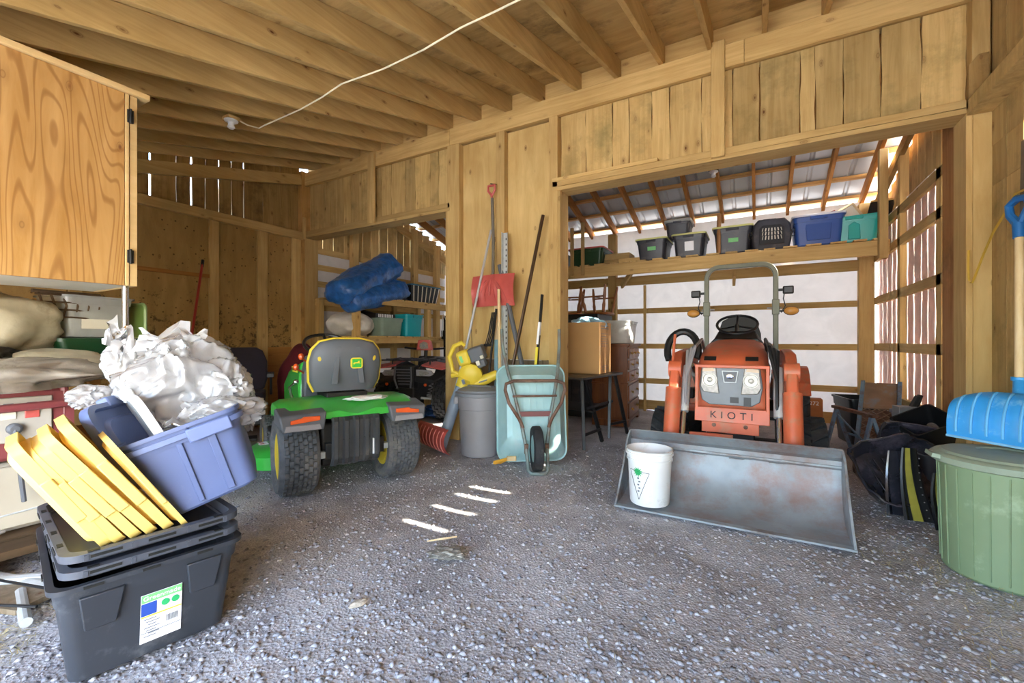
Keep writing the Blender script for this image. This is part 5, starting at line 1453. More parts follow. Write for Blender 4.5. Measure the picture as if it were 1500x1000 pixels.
T = thing('wheelbarrow', 'faded aqua wheelbarrow stood on its nose against the pillar', 'wheelbarrow', (-1.83, 3.62, 0), R(34.8))
TM = Matrix.Translation((0, .16, .47)) @ Matrix.Rotation(R(-9), 4, 'X')
m = MB()
def wr_(L, Hh, r_, y, dz=0): return [TM @ Vector((x, y, z + dz)) for x, z, _ in rr(L, Hh, r_, 6)]
m.loft([wr_(.655, .90, .10, .02), wr_(.68, .925, .11, .02), wr_(.685, .93, .11, 0), wr_(.68, .925, .11, -.018), wr_(.655, .90, .10, -.012), wr_(.50, .66, .09, -.17, .02), wr_(.40, .54, .07, -.185, .02), wr_(.39, .53, .07, -.17, .02), wr_(.64, .89, .10, 0)], False, False)
v0 = len(m.v)
m.loft([wr_(.40, .54, .07, -.185, .02), wr_(.39, .53, .07, -.170, .02)])
tray = part('tray', m, AQUA, T, 0, 40)
m = MB()
for k in range(6):
    x = -.16 + .064 * k
    m.M = TM; m.bx((x, -.187, .02), (.006, .006, .50))
    for sgn, zz in ((-1, -.35),):
        m.bar((x, -.184, -.24), (x * 1.5, -.06, -.42), .006, .006)
part('pressed_rib', m, AQUA, tray)
FR = pm('barrow_frame_paint', '7c8a86', .55, .3, var=.2, dirt='7a6050', dscale=7, damt=.5)
for s in (-1, 1):
    m = MB()
    m.tube([(s * .285, .20, 1.28), (s * .28, .17, 1.12), (s * .235, .03, .86), (s * .20, -.05, .74), (s * .135, -.12, .45), (s * .095, -.20, .22), (s * .085, -.30, .035), (s * .06, -.315, .015), (0, -.318, .013)], .0165, 9); part('rail', m, FR, T)
    m = MB(); m.tube([(0, -.10, .80), (s * .20, -.10, .80), (s * .265, -.11, .775), (s * .275, -.12, .72), (s * .24, -.12, .60), (s * .15, -.135, .46), (s * .115, -.15, .38)], .0155, 9); part('leg', m, RUST, T)
    m = MB(); m.bx((s * .092, -.205, .205), (.035, .03, .09), (.2, 0, 0)); part('axle_bracket', m, RUST, T, .004)
m = MB(); m.tube([(-.205, -.09, .66), (.205, -.09, .66)], .010, 7); part('cross_brace', m, RUST, T)
m = MB(); m.bx((0, -.115, .50), (.29, .012, .045)); part('cross_brace', m, pm('maroon_brace', '7c4a48', .6), T)
tire(T, 'wheel', (0, -.20, .205), .20, .085, .115, RUB, AQUA, lug=None, rim_depth=.7)
# leaning and hanging tools: world coordinates, each relative to its own base
def W_(t): return MB(inv(t))
T = thing('snow_shovel', 'red snow shovel hung high on the pillar by its D-handle', 'shovel', (-2.52, 4.05, 1.54))
m = W_(T); m.tube([(-2.56, 4.05, 2.75), (-2.545, 4.05, 2.3), (-2.54, 4.03, 1.80)], .017, 9); part('shaft', m, pm('grey_brown_shaft', '6a6358', .5), T)
m = W_(T); m.tube([(-2.56, 4.05, 2.74), (-2.565, 4.045, 2.78), (-2.605, 4.04, 2.83), (-2.605, 4.04, 2.885), (-2.52, 4.04, 2.885), (-2.52, 4.04, 2.83), (-2.555, 4.045, 2.78)], .014, 8); part('d_handle', m, REDP, T)
m = W_(T); rings = []
for i in range(9):
    t = i / 8; z = 1.885 - .345 * t
    rings.append([(-2.775 + .535 * k / 18 + .008 * math.sin(t * 3), 4.02 - .05 * math.sin(PI * t) - .03 * abs(k / 9 - 1) ** 2 + .012 * max(0, 1 - abs(k / 9 - 1) * 4) * (1 - t) * -2 + .004 * math.sin(k * 1.7) * (1 - abs(t - .5)), z + .012 * math.sin(k / 18 * 3)) for k in range(19)])
m.loft(rings + [[(p[0], p[1] + .006, p[2]) for p in r_] for r_ in reversed(rings)], False, False, closed=False)
m.f += []
part('blade', m, REDP, T, 0, 60)
m = W_(T)
for q in (-3, -2, -1, 1, 2, 3): m.tube([(-2.54 + .022 * q, 3.975, 1.83), (-2.54 + .06 * q, 3.955, 1.68), (-2.54 + .068 * q, 3.975, 1.60)], .004, 5)
m.tube([(-2.54, 4.0, 1.84), (-2.54, 3.965, 1.75), (-2.54, 3.955, 1.66)], [.022, .02, .006], 8)
part('blade_rib', m, REDP, T)
m = MB(); m.tube([(-2.54, 4.12, 2.92), (-2.57, 4.03, 2.905)], .005, 6); single('nail', m, IRON, 'nail in the pillar that the red shovel hangs from', 'nail')
m = MB(); m.tube([(-2.85, 4.18, 1.89), (-2.86, 4.12, 1.89), (-2.865, 4.11, 1.7), (-2.88, 4.11, 1.3), (-2.88, 4.12, 1.05)], .0035, 5); single('wire', m, IRON, 'thin dark wire hanging from a nail on the pillar sheet', 'wire')
T = thing('snow_pusher', 'red plastic snow pusher standing on the gravel with a pale aluminium handle', 'shovel', (-2.95, 3.72, 0))
m = W_(T)
rings = []
for i in range(11):
    t = i / 10
    a = R(-65 + 115 * t)
    base0, base1 = V(-3.20, 3.62, .02), V(-2.66, 3.42, .0)
    prof_o = V(-.06 * math.cos(a), -.16 * math.cos(a) * 1.0 + .12, .15 + .16 * math.sin(a) * 1.0)
    rings.append([base0.lerp(base1, k / 14) + prof_o + V(0, .006 * math.cos(k * PI), 0) for k in range(15)])
m.loft(rings + [[p + V(.003, .010, 0) for p in r_] for r_ in reversed(rings)], False, False, closed=False)
bl_ = part('blade', m, REDP, T, 0, 50)
m = W_(T)
for k in range(8):
    pts = []
    for i in range(2, 10):
        a = R(-65 + 11.5 * i)
        pts.append(base0.lerp(base1, (k + .5) / 8) + V(-.06 * math.cos(a), -.16 * math.cos(a) + .113, .15 + .16 * math.sin(a)))
    m.tube(pts, .006, 5)
part('blade_rib', m, pm('pale_red_edge', 'd88880', .5), bl_)
m = W_(T); m.tube([(-2.93, 3.68, .20), (-2.76, 3.86, 1.15), (-2.58, 4.06, 2.40)], .014, 9); part('shaft', m, ALU, T)
m = W_(T); m.tube([(-2.97, 3.63, .10), (-2.93, 3.68, .24), (-2.915, 3.70, .30)], [.035, .024, .019], 9); part('socket', m, REDP, T)
T = thing('perforated_angle', 'pale perforated steel angle standing against the pillar', 'steel angle', (-2.38, 4.07, 0))
m = W_(T); m.box(-2.43, 4.07, 0, -2.375, 4.075, 2.35); m.box(-2.43, 4.03, 0, -2.425, 4.075, 2.35); part('angle', m, GALV, T)
m = W_(T)
for k in range(38): m.bx((-2.392, 4.0688, .06 + .06 * k), (.010, .003, .022))
part('slot', m, INK, T)
def pole(name, label, a, b_, r_, mat, cat='pole', n=9):
    m = MB(); m.tube([a, b_], r_, n); return single(name, m, mat, label, cat)
pole('black_pipe', 'thick black pipe leaning behind the red shovel', (-1.86, 3.88, .02), (-2.47, 4.06, 2.0), .026, GREYD)
pole('long_pole', 'long dark bronze pole leaning from the wheelbarrow up to the right stud', (-2.36, 3.80, .02), (-1.95, 4.08, 2.48), .018, pm('bronze_pole', '4a3626', .35, .5), 'pole')
T = thing('hockey_stick', 'worn black and yellow hockey stick leaning behind the wheelbarrow', 'hockey stick', (-1.99, 3.93, 0))
m = W_(T); m.bar((-2.0, 3.88, .05), (-1.955, 4.07, 1.65), .022, .032); sk = part('shaft', m, BLK, T, .003)
m = W_(T); m.bar((-1.9835, 3.943, .70), (-1.972, 3.993, 1.10), .024, .034); part('yellow_print', m, DECY, sk)
m = W_(T); m.bar((-1.971, 3.997, 1.13), (-1.963, 4.033, 1.36), .0235, .0335); part('white_print', m, WHI, sk)
m = W_(T); m.bar((-2.0, 3.88, .06), (-2.2, 3.86, .03), .012, .06); part('blade', m, BLK, T, .003)
T = thing('wooden_stake', 'pale wooden tool shaft standing in front of the red shovel blade', 'tool', (-2.38, 3.93, 0))
m = W_(T); m.tube([(-2.36, 3.90, 0.02), (-2.41, 3.945, 1.72)], .016, 9); part('shaft', m, LT, T)
m = W_(T); m.bx((-2.36, 3.90, .03), (.10, .03, .06)); part('head', m, IRON, T, .005)
m = MB(); m.plank((-2.53, 4.09, .0), (-2.53, 4.09, 1.18), (.022, 0, 0), (0, .010, 0), 4, .001)
T = thing('painted_plank', 'narrow plank painted pale blue below, bare wood on top, against the pillar', 'plank', (-2.53, 4.09, 0))
m.M = None; m2 = MB(inv(T)); m2.add(m.v, m.f); part('painted_length', m2, BLUEPL, T)
m2 = W_(T); m2.plank((-2.53, 4.09, 1.18), (-2.53, 4.09, 1.60), (.022, 0, 0), (0, .010, 0), 2, .001); part('bare_length', m2, LT, T)
T = thing('garden_tools', 'dark fork and bent hoe leaning together by the blower', 'garden tool', (-2.68, 3.90, 0))
m = W_(T); m.tube([(-2.78, 3.80, .02), (-2.54, 4.03, 1.42)], .015, 8); part('handle', m, OLDW, T)
m = W_(T)
for q in range(4): m.tube([(-2.60 + .02 * q, 3.97, 1.12), (-2.57 + .022 * q, 3.99, 1.25), (-2.535 + .016 * q, 4.01, 1.48)], .007, 6)
m.bx((-2.57, 3.97, 1.12), (.09, .02, .03)); part('tines', m, IRON, T)
m = MB(); m.tube([(-2.60, 3.88, .02), (-2.50, 4.04, 1.52)], .013, 8); single('tool_handle', m, IRON, 'dark iron bar leaning beside the fork tines', 'bar')
# leaf blower
T = thing('leaf_blower', 'yellow leaf blower vacuum with a grey tube leaning on the pillar', 'leaf blower', (-2.78, 3.72, 0))
m = W_(T); c = V(-2.66, 3.78, .80)
f_ = Matrix.Translation(c) @ Euler((R(10), R(-18), R(20))).to_matrix().to_4x4()
m.lathe([(.0, -.06), (.09, -.06), (.125, -.04), (.13, .03), (.10, .055), (.04, .07), (.0, .07)], 22, f_ @ Matrix.Rotation(PI / 2, 4, 'X')); body = part('fan_housing', m, YELM, T)
m = W_(T); m.tube([f_ @ Vector(p) for p in ((.02, 0, -.10), (.16, .0, -.09), (.28, .01, -.075))], [.06, .055, .045], 12); part('outlet', m, YELM, T)
m = W_(T); m.tube([f_ @ Vector(p) for p in ((-.10, 0, .04), (-.17, 0, .10), (-.15, 0, .26), (-.06, .0, .35), (.03, 0, .36), (.05, .0, .32))], [.02, .024, .024, .026, .024, .018], 9); part('handle', m, YELM, T)
m = W_(T); m.tube([f_ @ Vector(p) for p in ((-.20, .0, .06), (-.14, 0, .05), (-.04, .0, -.06))], [.028, .024, .02], 8); part('brace_handle', m, YELM, T)
m = W_(T); m.M = inv(T) @ f_; m.bx((.0, 0, .20), (.14, .12, .16)); part('motor_cover', m, YELM, T, .03)
m = W_(T); m.M = inv(T) @ f_; m.bx((.15, .0, .20), (.16, .14, .15)); m.bx((.16, .0, .10), (.10, .10, .10)); eng = part('engine', m, GREYD, T, .015)
m = W_(T); m.M = inv(T) @ f_; m.bx((.14, -.075, .11), (.04, .02, .05)); m.bx((.20, -.075, .16), (.035, .02, .035)); part('engine_fitting', m, CRM, eng, .004)
m = W_(T); m.M = inv(T) @ f_; m.bx((-.06, -.135, -.02), (.03, .004, .05)); m.bx((.12, -.06, -.09), (.09, .004, .014)); part('printed_mark', m, INKG, T)
m = W_(T); m.M = inv(T) @ f_; m.bx((-.02, -.062, .20), (.03, .006, .07)); part('green_decal', m, LGRN, T)
m = W_(T); m.tube([(-2.72, 3.73, .72), (-2.80, 3.66, .46), (-2.90, 3.58, .04)], [.065, .062, .055], 16); part('vacuum_tube', m, pm('blue_grey_tube', '8a97a8', .5), T)
m = W_(T); m.tube([(-2.705, 3.745, .76), (-2.735, 3.72, .67)], [.078, .072], 16); part('tube_collar', m, YELM, T)
T = thing('corn_broom', 'yellow bristle tip of a brush poking out under the wheelbarrow', 'brush', (-2.10, 3.47, 0))
m = MB()
for k in range(26):
    a = random.uniform(-.5, .5); m.tube([(.06 + .03 * a, .05, .06), (-.03 + .09 * a * .5, -.02 + .07 * a, .01 + .03 * random.random())], .007, 4)
part('bristles', m, pm('yellow_bristle', 'd8a030', .7, var=.2), T)
m = MB(); m.bx((.08, .065, .06), (.09, .06, .045), (0, 0, .6)); part('head', m, LT, T, .006)

# ---------------------------------------------------------------- right front: green can, blue pusher, cord
T = thing('trash_can', 'large sage green plastic can with a weathered lid at the right edge', 'trash can', (1.065, 3.07, 0))
m = MB(); m.lathe([(.215, 0), (.225, .012), (.238, .50), (.243, .545), (.250, .548), (.250, .575), (.236, .575), (.21, .02)], 48)
for k in range(24):
    a = 2 * PI * k / 24
    m.tube([(.2265 * math.cos(a), .2265 * math.sin(a), .03), (.2405 * math.cos(a), .2405 * math.sin(a), .53)], .004, 4)
part('bin', m, CANG, T)
m = MB(); m.lathe([(.258, .545), (.268, .55), (.270, .578), (.255, .590), (.235, .592), (.225, .602), (.16, .612), (.10, .615), (.09, .608), (0, .61)], 48)
m.bx((-.265, -.03, .575), (.05, .10, .02), (0, R(12), 0)); part('lid', m, CANL, T)
m = MB(); a = R(-75); M_ = Matrix.Rotation(a, 4, 'Z') @ Matrix.Translation((.236, 0, .27)); 
m.tube([M_ @ Vector((.008, .05 * math.cos(t), .085 * math.sin(t))) for t in np.linspace(0, 2 * PI, 24)[:-1]], .010, 7, True); part('ring_handle', m, CRM, T)
BLUER = pm('rib_blue', '62aede', .4)
T = thing('snow_pusher', 'bright blue snow pusher with a wooden handle, blade resting on the green can lid', 'shovel', (1.17, 3.30, .612))
m = W_(T); rings = []
for i in range(15):
    t = i / 14; a = R(-15 + 120 * t)
    r_ = []
    for k in range(25):
        u = k / 24
        base = V(.935, 3.30, .645).lerp(V(1.315, 3.02, .625), u)
        d = (V(1.315, 3.02, 0) - V(.935, 3.30, 0)).normalized(); nrm = V(d.y, -d.x, 0)
        rib = .007 * (1 if k % 3 == 1 else 0) * math.sin(PI * t)
        sh = 1 - .35 * (abs(u - .5) * 2) ** 3 * t
        r_.append(base + nrm * (.05 - .16 * (1 - math.cos(a)) * .8 + rib) * 1.0 + V(0, 0, .20 * math.sin(a) * sh + .052))
    rings.append(r_)
m.loft(rings + [[p + V(.006, .008, .004) for p in r_] for r_ in reversed(rings)], False, False, closed=False)
pb = part('blade', m, BLUEP, T, 0, 60)
for k in range(2, 24, 3):
    m = W_(T); m.tube([rings[i][k] + V(-.004, -.008, 0) for i in range(1, 13)], .0065, 6); part('blade_rib', m, BLUER, pb)
m = W_(T); m.tube([V(.935, 3.30, .645) .lerp(V(1.315, 3.02, .625), q / 8) + V(-.03, -.04, .0) for q in range(9)], .007, 6); part('wear_strip', m, pm('pale_blue_edge', '7fb6d8', .5), pb)
m = W_(T); m.tube([(1.215, 3.34, .955), (1.20, 3.30, .90), (1.17, 3.22, .80), (1.16, 3.16, .72)], [.026, .027, .034, .05], 12); m.lathe([(.034, 0), (.034, .02)], 14, Matrix.Translation((1.216, 3.343, .95))); part('socket', m, BLUEP, T)
m = W_(T); m.tube([(1.21, 3.33, .92), (1.275, 3.51, 1.76)], .0195, 12); part('handle', m, LT, T)
m = W_(T); m.tube([(1.272, 3.505, 1.74), (1.278, 3.52, 1.83)], [.026, .03], 12)
m.tube([(1.277, 3.515, 1.81), (1.262, 3.575, 1.88), (1.262, 3.59, 1.94), (1.278, 3.54, 1.97), (1.292, 3.48, 1.96), (1.296, 3.46, 1.91), (1.282, 3.50, 1.83)], [.024, .02, .019, .021, .019, .019, .022], 9); part('d_handle', m, pm('deep_blue_plastic', '2368a8', .4), T)
m = MB(); pts = [(1.29, 3.46, 2.0), (1.285, 3.58, 2.01), (1.29, 3.72, 1.93), (1.28, 3.84, 1.84), (1.275, 3.96, 1.72), (1.27, 4.06, 1.60), (1.265, 4.09, 1.56), (1.26, 4.12, 1.565), (1.25, 4.10, 1.60), (1.245, 4.09, 1.70), (1.245, 4.08, 1.78)]
m.tube(pts, .007, 6); single('yellow_cord', m, pm('yellow_cord', 'c8a23c', .6), 'yellow cord looped over the blue handle and hanging by the jamb', 'cord')
for k, (y, x2, lb, mt) in enumerate(((3.42, .0, 'weathered wooden pole leaning by the right wall, behind the blue pusher', OLDW), (3.34, .02, 'grey round pole nearest the picture edge by the right wall', pm('grey_pole', '94907c', .6)))):
    m = MB()
    if k == 0: m.bar((1.25, y + .02, 0), (1.32, y + .12, 2.3), .03, .07)
    else: m.tube([(1.24, y - .14, 0), (1.315, y + .10, 2.4)], .022, 9)
    single('leaning_pole', m, mt, lb, 'pole')

# ---------------------------------------------------------------- light holders and cable
for c, lb in (((-4.19, 2.16), 'white lamp holder on the front ceiling rafters with a cable running to it'), ((-.51, 6.30), 'white lamp holder on the rear ceiling rafters above the tractor')):
    z = zf(c[1]) if c[1] < 4 else zr(c[1])
    T = thing('lamp_holder', lb, 'lamp holder', (c[0], c[1], z - .10))
    m = MB(); m.lathe([(.02, 0), (.032, .012), (.024, .035), (.028, .055), (.055, .066), (.058, .075), (.0, .076)], 20); part('socket', m, WHT, T)
    m = MB(); m.box(-.06, -.05, .076, .06, .05, .104); part('mounting_block', m, IRON if c[1] > 4 else W[1], T, .003)
pts = [(-4.14, 2.18, 3.19), (-4.18, 2.30, 3.20), (-4.20, 2.42, 3.225), (-4.14, 2.43, 3.24), (-3.59, 2.44, 3.255), (-3.2, 2.37, 3.22), (-2.9, 2.33, 3.225), (-2.48, 2.37, 3.235), (-2.06, 2.35, 3.23), (-1.69, 2.29, 3.215), (-1.45, 2.29, 3.22), (-1.21, 2.28, 3.22), (-.8, 2.28, 3.215), (-.2, 2.26, 3.215)]
m = MB(); m.tube(pts, .0065, 6); single('cable', m, CORD, 'white electric cable stapled along under the front rafters', 'cable')

# ---------------------------------------------------------------- rear loft shelf and the things on it
T = thing('loft_shelf', 'long timber loft shelf across the rear of the right bay', 'shelf', (-.8, 6.98, 2.17))
m = W_(T); m.plank((-3.2, 6.55, 2.262), (1.34, 6.55, 2.262), (0, 0, .09), (0, .02, 0), 10, .003); part('front_beam', m, W[0], T, .004)
m = W_(T); m.plank((-3.2, 7.50, 2.20), (1.30, 7.50, 2.20), (0, 0, .07), (0, .02, 0), 8, .002); part('ledger', m, W[0], T, .003)
x = -3.15
while x < 1.25:
    ww = random.uniform(.12, .17)
    m = W_(T); m.plank((x + ww / 2, 6.50 + random.uniform(-.01, .03), 2.363), (x + ww / 2, 7.54, 2.363), (ww / 2, 0, 0), (0, 0, .010), 2, .003); part('slat', m, W[1], T)
    x += ww + random.uniform(.05, .10)
for x0_, za, zb in ((-2.62, 2.36, 2.98), (-2.44, 2.36, 3.05)):
    m = W_(T); m.box(x0_, 6.49, za - .15, x0_ + .05, 6.529, zb); part('upright', m, W[2], T, .003)
m = W_(T); m.box(1.22, 6.42, 2.12, 1.30, 6.52, zr(6.5)); part('hanger', m, W[2], T, .003)
m = W_(T); m.bar((-2.05, 7.45, 2.12), (-1.75, 7.0, 2.30), .04, .09); m.bar((-.32, 7.45, 2.05), (-.30, 7.2, 2.17), .04, .09); part('brace', m, W[1], T, .003)
m = MB(); m.tube([(-.47, 6.57, 2.37), (-.465, 6.62, 2.92)], .028, 8); single('round_stick', m, pm('brown_stick', '8a6034', .7), 'round wooden stick standing between black totes on the loft shelf', 'stick')
LZ = 2.373
def loft_tote(x, y, L, Wd, H, mat, lidm, label, rz=PI / 2, taper=.84, lidh=.03):
    t = thing('storage_tote', label, 'tote', (x, y, LZ), rz, 'totes on the loft shelf')
    tote_parts(t, L, Wd, H, mat, taper, lid=lidm, lidh=lidh)
    return t
loft_tote(-3.05, 6.95, .55, .40, .26, DGRN, DGRN, 'dark green tote at the far left of the loft shelf, half hidden by the jamb')
loft_tote(-2.42, 6.92, .55, .56, .29, DGRN, REDP, 'dark green tote with a red lid on the loft shelf')
t1 = loft_tote(-1.38, 6.86, .55, .42, .31, BLKG, GHOST, 'black tote with yellowish lid on the loft shelf, nearest the red-lidded tote')
t2 = loft_tote(-.86, 6.86, .55, .42, .32, BLKG, GHOST, 'black tote with yellowish lid and white paper label, under the grey-lidded tote')
t3 = loft_tote(-.30, 6.86, .55, .46, .35, BLKG, GHOST, 'black tote with yellowish lid beside the pet carrier')
for t_, mt, a in ((t1, LGRN, .10), (t2, WHI, .13), (t3, LGRN, .12)):
    m = MB(); m.bx((-.265, -.01, .15 if mt == WHI else .17), (.004, .12, a if mt == WHI else .055), (0, R(-9), 0)); part('paper_label', m, mt, t_)
T = thing('storage_tote', 'small dark tote with a grey lid stacked on top of the black totes', 'tote', (-1.04, 7.0, LZ + .345), PI / 2, 'totes on the loft shelf')
tote_parts(T, .40, .34, .24, BLKG, .86, lid=pm('grey_stack_lid', '9a9a94', .5), lidh=.05)
T = thing('wooden_box', 'small bare wooden box on the loft shelf behind the uprights', 'box', (-1.98, 7.0, LZ))
for k in range(2):
    m = MB(); m.box(-.22, -.16, .10 * k + .002, .22, .16, .10 * k + .098); part('plank', m, W[0], T, .003)
T = thing('flat_board', 'pale board lying on the loft shelf left of the black totes', 'board', (-1.72, 6.75, LZ))
m = MB(); m.box(-.16, -.1, 0, .2, .1, .07); part('panel', m, W[0], T, .004)
# pet carrier
T = thing('pet_carrier', 'black pet carrier with a pale grille door on the loft shelf', 'pet carrier', (.14, 6.82, LZ), .08)
m = MB()
def pcr(y, k): return [(x * k, y, z * (.5 + .5 * k)) for x, z in [(-.20, .0), (.20, 0), (.225, .12), (.23, .2), (.21, .33), (.15, .40), (-.15, .40), (-.21, .33), (-.23, .2), (-.225, .12)]]
m.loft([pcr(-.24, .92), pcr(-.20, 1), pcr(.22, 1), pcr(.26, .9)]); part('shell', m, BLKG, T, .01)
m = MB(); m.loft([[(x, y_, z) for x, z in [(-.14, .06), (.14, .06), (.14, .27), (.10, .31), (-.10, .31), (-.14, .27)]] for y_ in (-.25, -.235)]); dr = part('door', m, BLK, T, .004)
m = MB()
for k in range(7):
    x = -.105 + .035 * k
    for (za, zb) in ((.12, .17), (.18, .22), (.23, .27)):
        m.bar((x * 1.05, -.254, za), (x * .95, -.254, zb), .012, .006)
part('grille_bars', m, CRM, dr)
m = MB(); m.bx((0, -.01, .20), (.485, .44, .018)); part('seam_flange', m, BLK, T, .004)
m = MB(); m.tube([(-.09, 0, .39), (-.07, 0, .44), (.07, 0, .44), (.09, 0, .39)], .013, 7); part('handle', m, BLK, T)
for s in (-1, 1):
    m = MB(); m.tube([(s * .235, -.18, .2 + .05 * math.cos(a)) if False else (s * .24 + .02 * math.sin(a), -.2, .20 + .05 * math.cos(a)) for a in np.linspace(0, 5.5, 12)], .006, 5); part('latch', m, CHROME, T)
t_ = loft_tote(.66, 6.86, .58, .52, .37, BLUET, pm('white_tote_lid', 'cfcfd6', .5), 'royal blue tote with a whitish lid on the loft shelf', PI / 2, .88)
m = MB(); m.loft([[(-.28, y, z) for y, z in ((-.12, .06), (.12, .06), (.14, .30), (-.14, .30))], [(-.262, y, z) for y, z in ((-.12, .06), (.12, .06), (.14, .30), (-.14, .30))]]); part('grip_panel', m, BLUET, t_, .006)
T = thing('storage_tote', 'open teal tote filled with odds and ends at the right end of the loft shelf', 'tote', (1.04, 6.84, LZ), PI / 2 - .1, 'totes on the loft shelf')
tote_parts(T, .50, .50, .31, TEAL, .84, rib=False)
m = MB(); m.loft([[(-.238 + e, y, z) for y, z in ((-.06, .03), (.06, .03), (.055, .20), (.0, .24), (-.055, .20))] for e in (-.012, .012)]); part('grip_panel', m, TEAL, T, .006)
T = thing('picture_frame', 'pale wooden picture frame sticking up out of the teal tote', 'frame', (1.06, 6.92, LZ + .22), (R(-12), R(-28), .1))
for a, b_ in (((-.17, 0, 0), (.17, 0, 0)), ((-.17, 0, .30), (.17, 0, .30)), ((-.16, 0, 0), (-.16, 0, .30)), ((.16, 0, 0), (.16, 0, .30))):
    m = MB(); m.bar(a, b_, .025, .03, (0, 1, 0)); part('frame_side', m, pm('pale_frame', 'c8b088', .6) if 'pale_frame' not in bpy.data.materials else bpy.data.materials['pale_frame'], T, .002)
m = MB(); m.box(-.16, -.002, 0, .16, .004, .30); part('backing', m, CRM, T)
for k, (dx, hh, an, lb, mt) in enumerate(((-.16, .30, -.3, 'dark red wood piece sticking out of the teal tote, on its left', REDD), (-.12, .26, -.12, 'dark wood piece in the teal tote beside the red one', DARKW), (-.02, .20, .5, 'brown wood offcut in the teal tote in front of the frame', DARKW))):
    T = thing('wood_offcut', lb, 'wood piece', (1.06 + dx, 6.72 + .03 * k, LZ + .14), (0, an, 0))
    m = MB(); m.box(-.03, -.02, 0, .03, .02, hh); part('piece', m, mt, T, .003)
T = thing('leaning_picture', 'black panel with a wooden edge leaning under the roof behind the teal tote', 'panel', (1.26, 7.12, LZ), (R(-14), R(8), -.5))
m = MB(); m.box(-.13, -.01, 0, .13, .01, .62); part('panel', m, BLK, T)
m = MB(); m.box(.13, -.02, 0, .155, .02, .64); m.box(-.13, -.02, .62, .13, .02, .645); part('frame_side', m, W[2], T, .003)

# ---------------------------------------------------------------- rear left of the right bay: chest, box, table, chairs
T = thing('chest_of_drawers', 'dark cherry chest of drawers with brass pulls behind the cardboard box', 'chest', (-1.80, 6.30, 0), R(5))
# local +x is the drawer face
m = MB(); m.box(-.26, -.47, .08, .225, .47, 1.10); part('carcass', m, CHERRY, T, .004)
m = MB(); m.box(-.28, -.50, 1.10, .265, .50, 1.13); m.box(-.27, -.48, 1.085, .25, .48, 1.10); part('chest_top', m, CHERRY, T, .004)
m = MB(); m.prism([(-.49, 0), (-.36, 0), (-.33, .04), (-.1, .05), (.1, .05), (.33, .04), (.36, 0), (.49, 0), (.48, .09), (-.48, .09)], lambda y, z, x: (x, y, z), .20, .245); m.box(-.26, -.485, 0, .21, -.46, .09); m.box(-.26, .46, 0, .21, .485, .09); part('plinth', m, CHERRY, T, .003)
m = MB(); m.box(-.265, -.48, .575, .24, .48, .60); part('waist_moulding', m, CHERRY, T, .004)
rows = ((.10, .32, 1), (.335, .565, 1), (.61, .75, 2), (.765, .905, 2), (.92, 1.07, 3))
for z0_, z1_, n in rows:
    for j in range(n):
        ya, yb = -.44 + .88 * j / n + .008, -.44 + .88 * (j + 1) / n - .008
        m = MB(); m.box(.215, ya, z0_ + .006, .245, yb, z1_ - .006); d_ = part('drawer', m, CHERRY, T, .006)
        pulls = ((ya + yb) / 2,) if n > 1 else (-.22, .22)
        for yy in pulls:
            zz = (z0_ + z1_) / 2
            m = MB(); m.tube([(.25, yy - .035, zz + .012), (.268, yy - .028, zz - .006), (.272, yy, zz - .014), (.268, yy + .028, zz - .006), (.25, yy + .035, zz + .012)], .007, 6); m.loft([[(x_, yy + a, zz + .01 + b_) for a, b_ in ((-.045, 0), (0, .02), (.045, 0), (.03, -.018), (-.03, -.018))] for x_ in (.245, .249)]); part('drawer_pull', m, BRASS, d_)
T = thing('clear_bin', 'frosted clear bin on top of the cherry chest of drawers', 'bin', (-1.78, 6.27, 1.13), R(5))
tote_parts(T, .42, .78, .32, FROST, .88, rib=False)
T = thing('folding_table', 'black folding table with trestle legs carrying the cardboard box', 'table', (-1.95, 4.95, 0), .0)
m = MB(); m.add([(-.42, -.42, .745), (.33, -.58, .745), (.47, .48, .745), (-.42, .55, .745), (-.42, -.42, .77), (.33, -.58, .77), (.47, .48, .77), (-.42, .55, .77)], [(0, 3, 2, 1), (4, 5, 6, 7), (0, 1, 5, 4), (1, 2, 6, 5), (2, 3, 7, 6), (3, 0, 4, 7)]); part('table_top', m, pm('dark_table_top', '3a3634', .35, var=.15), T, .004)
for (a, b_) in (((.26, -.42, .745), (.34, -.57, 0)), ((.26, -.34, .745), (.38, -.08, 0)), ((.36, .30, .745), (.40, .12, 0)), ((.40, .36, .745), (.52, .50, 0)), ((-.30, -.30, .745), (-.34, -.46, 0)), ((-.30, .36, .745), (-.34, .52, 0))):
    m = MB(); m.bar(a, b_, .035, .035); part('leg', m, BLK, T, .003)
m = MB(); m.bar((.325, -.52, .15), (.375, -.12, .15), .02, .03); m.bar((.40, .15, .16), (.50, .46, .16), .02, .03); m.bar((.3, -.4, .42), (.38, .32, .42), .02, .03); part('stretcher', m, BLK, T, .003)
m = MB(); m.box(-.32, -.3, .36, .34, .36, .375); part('lower_shelf', m, BLK, T)
T = thing('cardboard_box', 'large open cardboard box standing on the black folding table', 'box', (-1.86, 5.16, .77), 0)
m = MB(); bw, bd_, bh = .235, .235, .62
for x_, y0_, y1_ in ((-bw, -bd_, bd_), (bw - .006, -bd_, bd_)): m.box(x_, y0_, 0, x_ + .006, y1_, bh)
for y_ in (-bd_, bd_ - .006): m.box(-bw + .006, y_, 0, bw - .006, y_ + .006, bh)
m.box(-bw, -bd_, 0, bw, bd_, .006); part('carton', m, CARD, T)
m = MB()
for k in range(8): m.box(bw, -.16, bh - .05 - .03 * k - (.0 if k < 2 else .03), bw + .001, -.16 + (.30 if k < 2 else random.uniform(.12, .3)), bh - .045 - .03 * k + (.006 if k < 2 else -.03))
